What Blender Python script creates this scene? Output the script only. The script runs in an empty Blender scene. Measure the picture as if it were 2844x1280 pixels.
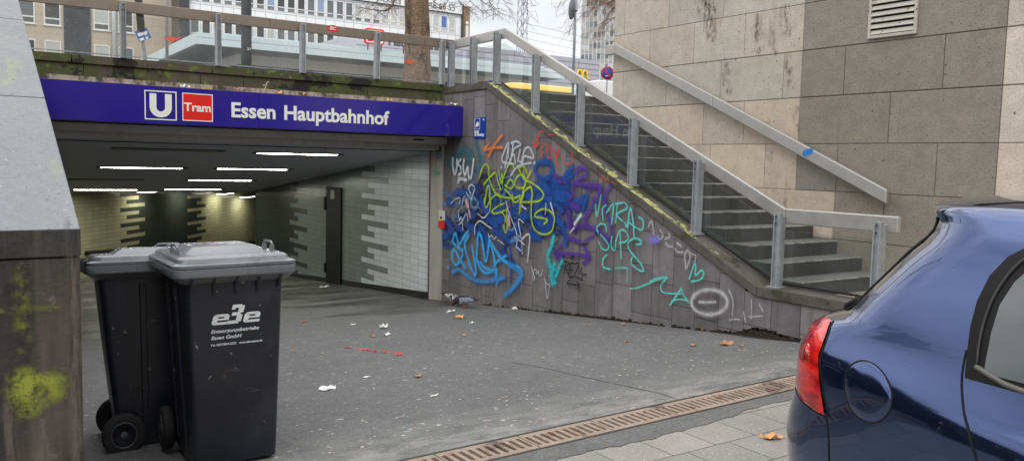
import bpy, math, random
import numpy as np
from mathutils import Vector, Matrix
random.seed(7)
SC = bpy.context.scene
COL = SC.collection
PI = math.pi
# ------------------------------------------------------------------ camera
FPX = 2262.0                       # focal length in pixels of the 2844 wide photograph
YAW, PITCH, ROLL = math.radians(34.16), math.radians(4.79), math.radians(1.3535)
CAM = np.array([0.0, 0.0, 1.65])
_f = np.array([math.sin(YAW)*math.cos(PITCH), math.cos(YAW)*math.cos(PITCH), -math.sin(PITCH)])
_r0 = np.array([math.cos(YAW), -math.sin(YAW), 0.0]); _u0 = np.cross(_r0, _f)
_r = _r0*math.cos(ROLL) + _u0*math.sin(ROLL); _u = -_r0*math.sin(ROLL) + _u0*math.cos(ROLL)
cd = bpy.data.cameras.new('camera'); cam = bpy.data.objects.new('camera', cd); COL.objects.link(cam)
m = Matrix.Identity(4)
for i in range(3):
    m[i][0], m[i][1], m[i][2], m[i][3] = _r[i], _u[i], -_f[i], CAM[i]
cam.matrix_world = m
cd.sensor_width = 36.0; cd.lens = 36.0*FPX/2844.0; cd.clip_start = 0.05; cd.clip_end = 3000
SC.camera = cam
def ray(s): return _f + _r*(s[0]-1422)/FPX - _u*(s[1]-640)/FPX
def on(s, ax, val):                # measure: where a sight line of the photograph meets a real plane
    d = ray(s); t = (val-CAM[ax])/d[ax]; p = CAM + t*d
    return Vector((float(p[0]), float(p[1]), float(p[2])))
# ------------------------------------------------------------------ colour and materials
def L(r, g, b):
    f = lambda c: (c/255)/12.92 if c/255 <= .04045 else ((c/255+.055)/1.055)**2.4
    return (f(r), f(g), f(b))
def nodes(name):
    mt = bpy.data.materials.new(name); mt.use_nodes = True
    nt = mt.node_tree; bs = nt.nodes['Principled BSDF']
    return mt, nt, bs
def N(nt, t, **kw):
    n = nt.nodes.new(t)
    for k, v in kw.items():
        if k in n.inputs: n.inputs[k].default_value = v
        else: setattr(n, k, v)
    return n
def mixc(nt, fac, a, b, mode='MIX'):
    n = nt.nodes.new('ShaderNodeMix'); n.data_type = 'RGBA'; n.blend_type = mode
    for sock, val in ((n.inputs[0], fac), (n.inputs[6], a), (n.inputs[7], b)):
        if hasattr(val, 'links'): nt.links.new(val, sock)
        elif isinstance(val, (int, float)): sock.default_value = val
        else: sock.default_value = (*val, 1)
    return n.outputs[2]
def ramp(nt, src, a, b, ca=0.0, cb=1.0):
    n = nt.nodes.new('ShaderNodeMapRange'); n.inputs[1].default_value = a; n.inputs[2].default_value = b
    n.inputs[3].default_value = ca; n.inputs[4].default_value = cb; n.clamp = True
    nt.links.new(src, n.inputs[0]); return n.outputs[0]
def noise(nt, scale, detail=4, stretch=None, rough=.55, dist=0):
    tc = nt.nodes.new('ShaderNodeTexCoord'); out = tc.outputs['Object']
    if stretch:
        mp = nt.nodes.new('ShaderNodeMapping'); mp.inputs['Scale'].default_value = stretch
        nt.links.new(out, mp.inputs[0]); out = mp.outputs[0]
    n = nt.nodes.new('ShaderNodeTexNoise'); n.inputs['Scale'].default_value = scale
    n.inputs['Detail'].default_value = detail; n.inputs['Roughness'].default_value = rough
    n.inputs['Distortion'].default_value = dist
    nt.links.new(out, n.inputs['Vector']); return n.outputs[0]
def M(name, base, rough=.7, metal=0, var=None, bump=None, attr=False, coat=0, spec=.5, spots=None, streak=None, stain=None, rvar=None):
    """var=[(scale, amount)], spots=[(scale, lo, hi, colour)], streak=(colour, amount), stain=(scale, lo, hi, colour, stretch)"""
    mt, nt, bs = nodes(name)
    col = nt.nodes.new('ShaderNodeRGB').outputs[0]; col.default_value = (*base, 1)
    if attr:
        a = nt.nodes.new('ShaderNodeAttribute'); a.attribute_name = 'Col'
        col = mixc(nt, 1.0, col, a.outputs['Color'], 'MULTIPLY')
    for sc, am in (var or []):
        v = ramp(nt, noise(nt, sc, 5), .25, .75, 1-am, 1+am)
        cc = nt.nodes.new('ShaderNodeCombineColor')
        for i in range(3): nt.links.new(v, cc.inputs[i])
        col = mixc(nt, 1.0, col, cc.outputs[0], 'MULTIPLY')
    for st in (stain or []):
        sc, lo, hi, c, *rest = st
        f = ramp(nt, noise(nt, sc, 6, rest[0] if rest else None, .65), lo, hi)
        col = mixc(nt, f, col, c)
    for sc, lo, hi, c in (spots or []):
        f = ramp(nt, noise(nt, sc, 2), lo, hi)
        col = mixc(nt, f, col, c)
    if streak:
        f = ramp(nt, noise(nt, 2.2, 5, (3.4, 3.4, .3)), .50, .74, 0, streak[1])
        col = mixc(nt, f, col, streak[0])
    nt.links.new(col, bs.inputs['Base Color'])
    bs.inputs['Roughness'].default_value = rough; bs.inputs['Metallic'].default_value = metal
    bs.inputs['Coat Weight'].default_value = coat; bs.inputs['Coat Roughness'].default_value = .03
    bs.inputs['Specular IOR Level'].default_value = spec
    if rvar:
        nt.links.new(ramp(nt, noise(nt, rvar[0], 4), .3, .7, rvar[1], rvar[2]), bs.inputs['Roughness'])
    if bump:
        b = nt.nodes.new('ShaderNodeBump'); b.inputs['Strength'].default_value = bump[1]; b.inputs['Distance'].default_value = bump[2] if len(bump) > 2 else .01
        nt.links.new(noise(nt, bump[0], 6), b.inputs['Height']); nt.links.new(b.outputs[0], bs.inputs['Normal'])
    return mt
def emit(name, c, s):
    mt, nt, bs = nodes(name)
    bs.inputs['Base Color'].default_value = (*c, 1); bs.inputs['Emission Color'].default_value = (*c, 1); bs.inputs['Emission Strength'].default_value = s
    return mt
def glass(name, tint=(.93, .96, .95), refl=1.0, dirt=.05, drops=0.0):
    mt = bpy.data.materials.new(name); mt.use_nodes = True; nt = mt.node_tree; nt.nodes.remove(nt.nodes['Principled BSDF'])
    out = nt.nodes['Material Output']
    tr = N(nt, 'ShaderNodeBsdfTransparent'); tr.inputs[0].default_value = (*tint, 1)
    gl = N(nt, 'ShaderNodeBsdfGlossy'); gl.inputs['Roughness'].default_value = .01
    lw_ = N(nt, 'ShaderNodeLayerWeight'); lw_.inputs[0].default_value = .5; pw = N(nt, 'ShaderNodeMath', operation='POWER'); nt.links.new(lw_.outputs['Facing'], pw.inputs[0]); pw.inputs[1].default_value = 5.0
    mu = N(nt, 'ShaderNodeMath', operation='MULTIPLY_ADD'); nt.links.new(pw.outputs[0], mu.inputs[0]); mu.inputs[1].default_value = .9*refl; mu.inputs[2].default_value = .045*refl
    mx = N(nt, 'ShaderNodeMixShader'); nt.links.new(mu.outputs[0], mx.inputs[0]); nt.links.new(tr.outputs[0], mx.inputs[1]); nt.links.new(gl.outputs[0], mx.inputs[2])
    df = N(nt, 'ShaderNodeBsdfDiffuse'); df.inputs[0].default_value = (.55, .56, .55, 1)
    d0 = ramp(nt, noise(nt, 3.0, 5, (1, 1, .6)), .35, .75, dirt*.3, dirt*1.8)
    if drops:
        dr = ramp(nt, noise(nt, 46, 1, (1, 1, 1.6)), .70, .74, 0, drops)
        ad = N(nt, 'ShaderNodeMath', operation='ADD'); nt.links.new(d0, ad.inputs[0]); nt.links.new(dr, ad.inputs[1]); d0 = ad.outputs[0]
    m2 = N(nt, 'ShaderNodeMixShader'); nt.links.new(d0, m2.inputs[0]); nt.links.new(mx.outputs[0], m2.inputs[1]); nt.links.new(df.outputs[0], m2.inputs[2])
    nt.links.new(m2.outputs[0], out.inputs[0]); return mt
def spray(name, c, a=.95, soft=.5, rough=.55, speck=None):
    """spray paint: opaque in the middle of a stroke, thinning to its edge (UV v runs across the stroke)"""
    mt = bpy.data.materials.new(name); mt.use_nodes = True; nt = mt.node_tree; bs = nt.nodes['Principled BSDF']; out = nt.nodes['Material Output']
    uv = N(nt, 'ShaderNodeTexCoord'); sp = N(nt, 'ShaderNodeSeparateXYZ'); nt.links.new(uv.outputs['UV'], sp.inputs[0])
    ab = N(nt, 'ShaderNodeMath', operation='ABSOLUTE'); nt.links.new(sp.outputs[1], ab.inputs[0])
    nz = noise(nt, 22, 4); nj = N(nt, 'ShaderNodeMath', operation='MULTIPLY_ADD'); nt.links.new(nz, nj.inputs[0]); nj.inputs[1].default_value = .5; nj.inputs[2].default_value = -.25
    ad = N(nt, 'ShaderNodeMath', operation='ADD'); nt.links.new(ab.outputs[0], ad.inputs[0]); nt.links.new(nj.outputs[0], ad.inputs[1])
    al = ramp(nt, ad.outputs[0], 1-soft, 1.0, a, 0)
    pt = ramp(nt, noise(nt, 14, 6, (1, 1, .45), .7), .33, .52, .50, 1)
    mu0 = N(nt, 'ShaderNodeMath', operation='MULTIPLY'); nt.links.new(al, mu0.inputs[0]); nt.links.new(pt, mu0.inputs[1])
    mu = N(nt, 'ShaderNodeMath', operation='MULTIPLY'); nt.links.new(mu0.outputs[0], mu.inputs[0]); nt.links.new(sp.outputs[0], mu.inputs[1])
    if speck:
        sk = ramp(nt, noise(nt, speck[0], 5, speck[3] if len(speck) > 3 else None, .7), speck[1], speck[2]); m3 = N(nt, 'ShaderNodeMath', operation='MULTIPLY'); nt.links.new(mu.outputs[0], m3.inputs[0]); nt.links.new(sk, m3.inputs[1]); mu = m3
    bs.inputs['Base Color'].default_value = (*c, 1); bs.inputs['Roughness'].default_value = rough
    tr = N(nt, 'ShaderNodeBsdfTransparent'); mx = N(nt, 'ShaderNodeMixShader')
    nt.links.new(mu.outputs[0], mx.inputs[0]); nt.links.new(tr.outputs[0], mx.inputs[1]); nt.links.new(bs.outputs[0], mx.inputs[2]); nt.links.new(mx.outputs[0], out.inputs[0])
    return mt
# ------------------------------------------------------------------ mesh helper
class MB:
    def __init__(s): s.v = []; s.f = []; s.mi = []; s.c = []; s.uv = []; s.sm = []
    def add(s, vs, fs, mi=0, col=(1, 1, 1), uvs=None, smooth=False):
        o = len(s.v); s.v += [tuple(v) for v in vs]
        for k, f in enumerate(fs):
            s.f.append([o+i for i in f]); s.mi.append(mi); s.c.append(col); s.sm.append(smooth)
            s.uv.append([uvs[i] for i in f] if uvs else None)
        return s
    def quad(s, a, b, c, d, mi=0, col=(1, 1, 1)): return s.add([a, b, c, d], [(0, 1, 2, 3)], mi, col)
    def box(s, x0, x1, y0, y1, z0, z1, mi=0, col=(1, 1, 1)):
        v = [(x, y, z) for z in (z0, z1) for y in (y0, y1) for x in (x0, x1)]
        return s.add(v, [(0, 2, 3, 1), (4, 5, 7, 6), (0, 1, 5, 4), (2, 6, 7, 3), (0, 4, 6, 2), (1, 3, 7, 5)], mi, col)
    def prism(s, poly, ax, a, b, mi=0, col=(1, 1, 1)):
        """poly: 2-d outline in the two axes other than ax, extruded a..b along ax"""
        def P(p, t):
            q = list(p); q.insert(ax, t); return q
        n = len(poly); v = [P(p, a) for p in poly] + [P(p, b) for p in poly]
        return s.add(v, [tuple(range(n))[::-1], tuple(range(n, 2*n))] + [(i, (i+1) % n, n+(i+1) % n, n+i) for i in range(n)], mi, col)
    def tube(s, pts, r, n=8, mi=0, col=(1, 1, 1), cap=True):
        pts = [Vector(p) for p in pts]; rs = r if isinstance(r, (list, tuple)) else [r]*len(pts)
        rings = []; ref = None
        for i, p in enumerate(pts):
            d = (pts[min(i+1, len(pts)-1)] - pts[max(i-1, 0)]).normalized()
            if ref is None: ref = Vector((0, 0, 1)) if abs(d.z) < .9 else Vector((1, 0, 0))
            a = d.cross(ref)
            if a.length < 1e-5: a = d.cross(Vector((0.3, 1, 0)))
            a.normalize(); b = d.cross(a).normalized(); ref = a.cross(d)
            rings.append([p + (a*math.cos(t) + b*math.sin(t))*rs[i] for t in [2*PI*k/n for k in range(n)]])
        v = [q for rg in rings for q in rg]; f = []
        for i in range(len(pts)-1):
            for k in range(n): f.append((i*n+k, i*n+(k+1) % n, (i+1)*n+(k+1) % n, (i+1)*n+k))
        if cap: f += [tuple(range(n))[::-1], tuple(range((len(pts)-1)*n, len(pts)*n))]
        return s.add(v, f, mi, col, smooth=True)
    def lathe(s, prof, c, axis='Z', n=24, mi=0, col=(1, 1, 1), smooth=True):
        """prof [(r, h)] revolved about an axis through c"""
        v = []
        for r, h in prof:
            for k in range(n):
                t = 2*PI*k/n; a, b = r*math.cos(t), r*math.sin(t)
                q = (a, b, h) if axis == 'Z' else ((h, a, b) if axis == 'X' else (a, h, b))
                v.append((c[0]+q[0], c[1]+q[1], c[2]+q[2]))
        f = [(i*n+k, i*n+(k+1) % n, (i+1)*n+(k+1) % n, (i+1)*n+k) for i in range(len(prof)-1) for k in range(n)]
        if prof[0][0] > 1e-6: f.append(tuple(range(n))[::-1])
        if prof[-1][0] > 1e-6: f.append(tuple(range((len(prof)-1)*n, len(prof)*n)))
        return s.add(v, f, mi, col, smooth=smooth)
    def grid(s, rows, mi=0, col=(1, 1, 1), smooth=True):
        n = len(rows[0]); v = [p for r in rows for p in r]
        return s.add(v, [(i*n+k, i*n+k+1, (i+1)*n+k+1, (i+1)*n+k) for i in range(len(rows)-1) for k in range(n-1)], mi, col, smooth=smooth)
    def build(s, name, mats, parent=None, bevel=0, fix=True, seg=2):
        me = bpy.data.meshes.new(name); me.from_pydata(s.v, [], s.f)
        mats = mats if isinstance(mats, (list, tuple)) else [mats]
        for mt in mats: me.materials.append(mt)
        me.polygons.foreach_set('material_index', s.mi); me.polygons.foreach_set('use_smooth', s.sm)
        if any(c != (1, 1, 1) for c in s.c):
            at = me.attributes.new('Col', 'FLOAT_COLOR', 'FACE')
            at.data.foreach_set('color', [x for c in s.c for x in (*c, 1)])
        elif any('Col' in [n.attribute_name for n in mt.node_tree.nodes if n.type == 'ATTRIBUTE'] for mt in mats):
            at = me.attributes.new('Col', 'FLOAT_COLOR', 'FACE'); at.data.foreach_set('color', [1.0]*(4*len(s.f)))
        if any(u for u in s.uv):
            uvl = me.uv_layers.new(name='UV'); k = 0
            for u, p in zip(s.uv, s.f):
                for i in range(len(p)):
                    uvl.data[k].uv = u[i] if u else (0, 0); k += 1
        if fix:
            import bmesh
            bm = bmesh.new(); bm.from_mesh(me); bmesh.ops.recalc_face_normals(bm, faces=bm.faces); bm.to_mesh(me); bm.free()
        me.update()
        o = bpy.data.objects.new(name, me); COL.objects.link(o)
        if parent: o.parent = parent
        if bevel:
            b = o.modifiers.new('bevel', 'BEVEL'); b.width = bevel; b.segments = seg; b.limit_method = 'ANGLE'
        return o
def tag(o, label=None, cat=None, group=None, kind=None):
    if label: o['label'] = label
    if cat: o['category'] = cat
    if group: o['group'] = group
    if kind: o['kind'] = kind
    return o
def thing(name, label, cat, loc=(0, 0, 0), rz=0, group=None):
    o = bpy.data.objects.new(name, None); COL.objects.link(o); o.location = loc; o.rotation_euler = (0, 0, rz)
    o.empty_display_size = .2
    return tag(o, label, cat, group)
def dup(root, loc, rz=None, label=None):
    r = root.copy(); COL.objects.link(r); r.location = loc
    if rz is not None: r.rotation_euler = (0, 0, rz)
    if label: r['label'] = label
    for ch in list(root.children):
        c = ch.copy(); COL.objects.link(c); c.parent = r
        for g in list(ch.children):
            d = g.copy(); COL.objects.link(d); d.parent = c
    return r
_hc = {}
def hcap(bold):                        # height of a capital of the built-in face at size 1
    if bold not in _hc:
        cu = bpy.data.curves.new('cap', 'FONT'); cu.body = 'H'; cu.size = 1; cu.offset = bold
        t = bpy.data.objects.new('cap', cu); COL.objects.link(t); bpy.context.view_layer.update()
        _hc[bold] = t.dimensions.y; bpy.data.objects.remove(t); bpy.data.curves.remove(cu)
    return _hc[bold]
def text(name, body, mat, parent, origin, xdir, zdir, height, width=None, bold=0.0, shear=0.0, depth=.004):
    """lettering as a mesh: baseline starts at origin, runs along xdir, cap height along zdir"""
    cu = bpy.data.curves.new(name, 'FONT'); cu.body = body; cu.size = 1; cu.offset = bold; cu.shear = shear; cu.extrude = .01; cu.resolution_u = 4
    t = bpy.data.objects.new(name, cu); COL.objects.link(t); bpy.context.view_layer.update()
    me = bpy.data.meshes.new_from_object(t.evaluated_get(bpy.context.evaluated_depsgraph_get()))
    bpy.data.objects.remove(t); me.name = name
    co = np.array([v.co[:] for v in me.vertices]); w = co[:, 0].max()-co[:, 0].min(); x0 = co[:, 0].min()
    sz = height/hcap(bold); sx = (width/w) if width else sz
    X = Vector(xdir).normalized(); Z = Vector(zdir).normalized(); Nn = X.cross(Z)
    for v in me.vertices:
        p = Vector(origin) + X*((v.co.x-x0)*sx) + Z*(v.co.y*sz) + Nn*(v.co.z*depth/.01)
        v.co = p
    me.materials.clear(); me.materials.append(mat)
    o = bpy.data.objects.new(name, me); COL.objects.link(o)
    if parent: o.parent = parent
    return o
def catmull(pts, k=7):
    if len(pts) < 3: return [tuple(np.array(pts[0])*(1-t)+np.array(pts[-1])*t) for t in np.linspace(0, 1, 4)]
    P = [np.array(p, float) for p in pts]; P = [2*P[0]-P[1]] + P + [2*P[-1]-P[-2]]; out = []
    for i in range(1, len(P)-2):
        for t in np.linspace(0, 1, k, endpoint=False):
            out.append(.5*((2*P[i]) + (-P[i-1]+P[i+1])*t + (2*P[i-1]-5*P[i]+4*P[i+1]-P[i+2])*t*t + (-P[i-1]+3*P[i]-3*P[i+1]+P[i+2])*t**3))
    out.append(P[-2]); return [tuple(p) for p in out]
def clip(poly, a, b, c):               # keep a*x+b*y<=c
    out = []
    for i in range(len(poly)):
        p, q = poly[i], poly[(i+1) % len(poly)]; fp, fq = a*p[0]+b*p[1]-c, a*q[0]+b*q[1]-c
        if fp <= 0: out.append(p)
        if (fp < 0) != (fq < 0) and abs(fp-fq) > 1e-12:
            t = fp/(fp-fq); out.append((p[0]+t*(q[0]-p[0]), p[1]+t*(q[1]-p[1])))
    return out
def ramp_z(y):                         # ground height along the way down
    if y <= 4.1: return 0.0
    if y <= 13: return -(y-4.1)*.0966
    return -.86-(y-13)*.075
def ceil_z(y): return 1.792-(y-13)*.108
# ------------------------------------------------------------------ materials
mt_asph, nt, bs = nodes('asphalt')
base = nt.nodes.new('ShaderNodeRGB').outputs[0]; base.default_value = (*L(98, 98, 97), 1)
for sc, am in ((.7, .12), (5, .12), (26, .22), (75, .45), (170, .35)):
    v = ramp(nt, noise(nt, sc, 5), .25, .75, 1-am, 1+am); cc = nt.nodes.new('ShaderNodeCombineColor')
    for i in range(3): nt.links.new(v, cc.inputs[i])
    base = mixc(nt, 1, base, cc.outputs[0], 'MULTIPLY')
tcs = nt.nodes.new('ShaderNodeTexCoord'); sx = nt.nodes.new('ShaderNodeSeparateXYZ'); nt.links.new(tcs.outputs['Object'], sx.inputs[0])
dust = ramp(nt, sx.outputs[1], 4.75, 4.02, 0, .9); dn = ramp(nt, noise(nt, 2.6, 8, (1, 2.2, 1), .72), .40, .64)
dm = N(nt, 'ShaderNodeMath', operation='MULTIPLY'); nt.links.new(dust, dm.inputs[0]); nt.links.new(dn, dm.inputs[1])
base = mixc(nt, dm.outputs[0], base, L(150, 148, 143))
wet = ramp(nt, sx.outputs[1], 9.8, 11.6, 0, 1); wn = ramp(nt, noise(nt, .9, 5, (.35, 1.3, 1), .6), .43, .53)
wm = N(nt, 'ShaderNodeMath', operation='MULTIPLY'); nt.links.new(wet, wm.inputs[0]); nt.links.new(wn, wm.inputs[1])
base = mixc(nt, wm.outputs[0], base, L(58, 56, 54))
gum = ramp(nt, noise(nt, 15, 1), .705, .73); base = mixc(nt, gum, base, L(150, 148, 143))
gum2 = ramp(nt, noise(nt, 52, 1, (.55, 1, 1)), .76, .775); base = mixc(nt, gum2, base, L(205, 202, 195))
nt.links.new(base, bs.inputs['Base Color'])
rr = ramp(nt, wm.outputs[0], 0, 1, .82, .38); nt.links.new(rr, bs.inputs['Roughness'])
bp = nt.nodes.new('ShaderNodeBump'); bp.inputs['Strength'].default_value = .5; bp.inputs['Distance'].default_value = .006
nt.links.new(noise(nt, 130, 4), bp.inputs['Height']); nt.links.new(bp.outputs[0], bs.inputs['Normal'])
mt_patch = M('patched_asphalt', L(97, 96, 95), .85, var=[(3, .2), (90, .45), (30, .2)], bump=(110, .6, .006), spots=[(40, .70, .73, L(140, 138, 132))])
# pavers
mt_pave, nt, bs = nodes('concrete_pavers')
tcs = nt.nodes.new('ShaderNodeTexCoord'); mp = nt.nodes.new('ShaderNodeMapping'); mp.inputs['Location'].default_value = (.07, .11, 0); nt.links.new(tcs.outputs['Object'], mp.inputs[0])
br = nt.nodes.new('ShaderNodeTexBrick'); br.offset = .31; br.squash = 1; nt.links.new(mp.outputs[0], br.inputs['Vector'])
for k, v in (('Scale', 1.0), ('Mortar Size', .004), ('Mortar Smooth', .3), ('Bias', 0.0), ('Brick Width', .352), ('Row Height', .333)): br.inputs[k].default_value = v
br.inputs['Color1'].default_value = (*L(143, 139, 132), 1); br.inputs['Color2'].default_value = (*L(130, 127, 121), 1); br.inputs['Mortar'].default_value = (*L(60, 56, 52), 1)
c = br.outputs[0]
for sc, am in ((2, .14), (45, .16), (200, .22)):
    v = ramp(nt, noise(nt, sc, 5), .25, .75, 1-am, 1+am); cc = nt.nodes.new('ShaderNodeCombineColor')
    for i in range(3): nt.links.new(v, cc.inputs[i])
    c = mixc(nt, 1, c, cc.outputs[0], 'MULTIPLY')
c = mixc(nt, ramp(nt, noise(nt, 60, 1), .70, .73), c, L(205, 200, 190))
nt.links.new(c, bs.inputs['Base Color']); bs.inputs['Roughness'].default_value = .85
bp = nt.nodes.new('ShaderNodeBump'); bp.inputs['Strength'].default_value = .35; bp.inputs['Distance'].default_value = .006; bp.invert = True
nt.links.new(br.outputs['Fac'], bp.inputs['Height']); nt.links.new(bp.outputs[0], bs.inputs['Normal'])

mt_panel = M('dark_concrete_panel', L(117, 112, 113), .62, attr=True, var=[(1.3, .2), (9, .14), (60, .14)], streak=(L(70, 67, 68), .6), spots=[(34, .71, .74, L(60, 56, 54)), (55, .73, .75, L(170, 165, 158))], bump=(40, .15, .005))
mt_backing = M('joint_backing', L(38, 36, 35), .9)  # dark backing seen through the panel joints
mt_coping = M('coping_concrete', L(86, 82, 78), .7, var=[(2, .2), (25, .18)], stain=[(2.5, .50, .62, L(62, 60, 42)), (6, .60, .68, L(40, 38, 34))], bump=(50, .25, .005))
mt_lichen = M('lichen', L(158, 160, 112), .9, var=[(30, .35)], attr=True)
mt_left = M('weathered_dark_concrete', L(50, 47, 45), .85, var=[(2, .2), (14, .25), (70, .25)], streak=(L(100, 92, 84), .85), stain=[(5, .60, .68, L(104, 97, 90)), (11, .60, .68, L(38, 36, 35))], bump=(45, .4, .008))
mt_lefttop = M('pale_coping', L(114, 116, 119), .5, var=[(1.5, .12), (30, .12), (80, .12)], spots=[(48, .66, .70, L(82, 80, 80)), (60, .73, .75, L(190, 190, 190))], stain=[(1.9, .57, .72, L(126, 134, 98), (3, .7, .7)), (7, .60, .72, L(104, 104, 104), (1, 2.5, 1))], bump=(60, .25, .006))
mt_moss = M('mossy_parapet', L(78, 69, 60), .85, attr=True, var=[(4, .25), (30, .2)], stain=[(.9, .41, .55, L(66, 74, 36), (1, 1, 1.6)), (5.5, .57, .66, L(98, 116, 44), (1, 1, 1.5)), (1.7, .555, .58, L(32, 29, 26), (1, 1, 1.3))], bump=(30, .4, .01))
mt_flash = M('dirty_flashing', L(165, 152, 138), .6, stain=[(9, .44, .6, L(66, 58, 47), (1, 1, .5)), (40, .58, .66, L(35, 30, 25))], var=[(20, .2)])
mt_steel = M('stainless', L(186, 183, 178), .42, .75, var=[(1.2, .05), (14, .04)], rvar=(6, .42, .55))
mt_railrefl = M('steel_rail_reflection_tint', L(142, 130, 118), .45, .7, var=[(1.5, .1), (12, .06)])  # brown of the street mirrored in this rail, put into its base colour
mt_galv = M('galvanised', L(160, 164, 168), .55, .4, var=[(12, .2), (60, .15)], streak=(L(96, 98, 100), .7))
mt_black = M('black_rubber', L(22, 22, 23), .7)
mt_dark = M('dark_metal', L(52, 51, 50), .5, .3, var=[(8, .2)])
mt_jamb = M('brushed_jamb', L(182, 178, 174), .45, .25, var=[(1.5, .12), (20, .06)], streak=(L(140, 134, 130), .4))
mt_glass = glass('balustrade_glass', (.97, .98, .975), dirt=.035, drops=.4)
mt_glass2 = glass('stair_glass', (.93, .95, .945), refl=1.4, dirt=.02)
mt_blue = M('sign_blue', L(40, 28, 140), .16, coat=.4, var=[(.8, .05)])
mt_white = M('sign_white', L(238, 238, 232), .35)
mt_red = M('sign_red', L(226, 38, 28), .3)
mt_step = M('terrazzo_step', L(68, 69, 69), .75, var=[(3, .15), (90, .35), (220, .4)], spots=[(70, .66, .72, L(150, 148, 142))], streak=(L(52, 52, 50), .5))
mt_stepn = M('terrazzo_tread', L(108, 107, 104), .8, var=[(3, .2), (90, .45), (200, .4)], spots=[(80, .62, .68, L(185, 182, 175))])
mt_nose = M('worn_nosing', L(158, 156, 150), .85, var=[(9, .3), (60, .4)], stain=[(6, .52, .62, L(98, 97, 94))])
mt_sand = M('sandstone_floor', L(150, 137, 122), .85, var=[(5, .15), (60, .15)])
mt_stone = M('ashlar', L(255, 255, 255), .85, attr=True, var=[(1.1, .10), (6, .12), (45, .16), (140, .14)], spots=[(24, .68, .71, L(96, 84, 74)), (50, .70, .73, L(112, 98, 88))], stain=[(1.7, .60, .76, L(128, 110, 102), (1, 2.2, .7)), (2.3, .66, .80, L(172, 168, 162), (1, 1, .6))], bump=(38, .55, .012))
mt_mortar = M('mortar', L(112, 104, 95), .9, var=[(20, .2)])
mt_tile = M('glazed_tile', L(255, 255, 255), .22, attr=True, var=[(1, .05)])
mt_grout = M('grout', L(52, 52, 50), .8)
mt_ceil = M('tunnel_ceiling', L(172, 175, 182), .6, var=[(.8, .06)])
mt_lamp = emit('lamp_tube', (1.0, 1.0, .88), 34.0)
mt_lamp2 = emit('lamp_panel', (1.0, .98, .80), 17.0)
mt_off = M('unlit_diffuser', L(120, 118, 100), .4)
mt_rust = M('rusty_iron', L(150, 132, 117), .75, .1, var=[(3, .16), (25, .15)], stain=[(2.2, .53, .60, L(100, 84, 76)), (7, .58, .66, L(128, 98, 78))], bump=(60, .3, .004))
mt_void = M('void', (.004, .0035, .003), .9)
# ------------------------------------------------------------------ world and sun (overcast day)
w = bpy.data.worlds.new('World'); SC.world = w; w.use_nodes = True; nt = w.node_tree; bg = nt.nodes['Background']
sky = nt.nodes.new('ShaderNodeTexSky'); sky.sky_type = 'NISHITA'; sky.sun_disc = False; sky.sun_elevation = math.radians(38); sky.sun_rotation = math.radians(230)
tc = nt.nodes.new('ShaderNodeTexCoord'); sp = nt.nodes.new('ShaderNodeSeparateXYZ'); nt.links.new(tc.outputs['Generated'], sp.inputs[0])
el = ramp(nt, sp.outputs[2], 0, 1, 7.6, 19.0)                     # an overcast dome is about three times brighter overhead than at the horizon
nz = nt.nodes.new('ShaderNodeTexNoise'); nz.inputs['Scale'].default_value = 2.6; nz.inputs['Detail'].default_value = 6; nz.inputs['Roughness'].default_value = .55
mp = nt.nodes.new('ShaderNodeMapping'); mp.inputs['Scale'].default_value = (1, 1, 2.2); nt.links.new(tc.outputs['Generated'], mp.inputs[0]); nt.links.new(mp.outputs[0], nz.inputs['Vector'])
cl = ramp(nt, nz.outputs[0], .3, .7, .66, 1.22)
mu = nt.nodes.new('ShaderNodeMath'); mu.operation = 'MULTIPLY'; nt.links.new(el, mu.inputs[0]); nt.links.new(cl, mu.inputs[1])
cc = nt.nodes.new('ShaderNodeCombineColor')
for i, k in enumerate((.985, 1.0, 1.02)):
    q = nt.nodes.new('ShaderNodeMath'); q.operation = 'MULTIPLY'; q.inputs[1].default_value = k; nt.links.new(mu.outputs[0], q.inputs[0]); nt.links.new(q.outputs[0], cc.inputs[i])
cover = ramp(nt, nz.outputs[0], .36, .52, .84, 1.0)
nt.links.new(mixc(nt, cover, sky.outputs[0], cc.outputs[0]), bg.inputs[0]); bg.inputs[1].default_value = .10
sd = bpy.data.lights.new('sun', 'SUN'); sd.energy = .6; sd.angle = math.radians(25); sd.color = (1, .96, .9)
so = bpy.data.objects.new('sun', sd); COL.objects.link(so)
az, ele = math.radians(230), math.radians(38)
so.rotation_euler = Vector((-math.sin(az)*math.cos(ele), -math.cos(az)*math.cos(ele), -math.sin(ele))).to_track_quat('-Z', 'Y').to_euler()
SC.view_settings.view_transform = 'Standard'; SC.view_settings.look = 'None'; SC.view_settings.exposure = 0.38; SC.view_settings.gamma = 1
# ------------------------------------------------------------------ ground
def struct(mb, name, mt, **k):
    return tag(mb.build(name, mt, **k), kind='structure')
ST = 0.0
g = MB(); g.quad((-80, -80, 0), (80, -80, 0), (80, 3.62, 0), (-80, 3.62, 0)); struct(g, 'pavement', mt_pave)
g = MB(); rowsA = []
for x in np.arange(.36, 9.01, .055):
    yo = 3.86+.027*x-.245; yi = 3.505+.008*math.sin(x*7)+.006*math.sin(x*23+1)+random.uniform(-.012, .012) - (.10 if x < 2.7 else 0) + min(max(x-3.9, 0), .6)*.16
    rowsA.append([(x, yi, .004), (x, yo, .004)])
g.grid(rowsA, smooth=False); struct(g, 'asphalt_strip', mt_patch)
g = MB(); g.quad((-80, 3.62, -.002), (.36, 3.62, -.002), (.36, 12.6, -.002), (-80, 12.6, -.002)); g.quad((9, 3.62, -.002), (80, 3.62, -.002), (80, 12.6, -.002), (9, 12.6, -.002)); struct(g, 'road', mt_patch)
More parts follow.
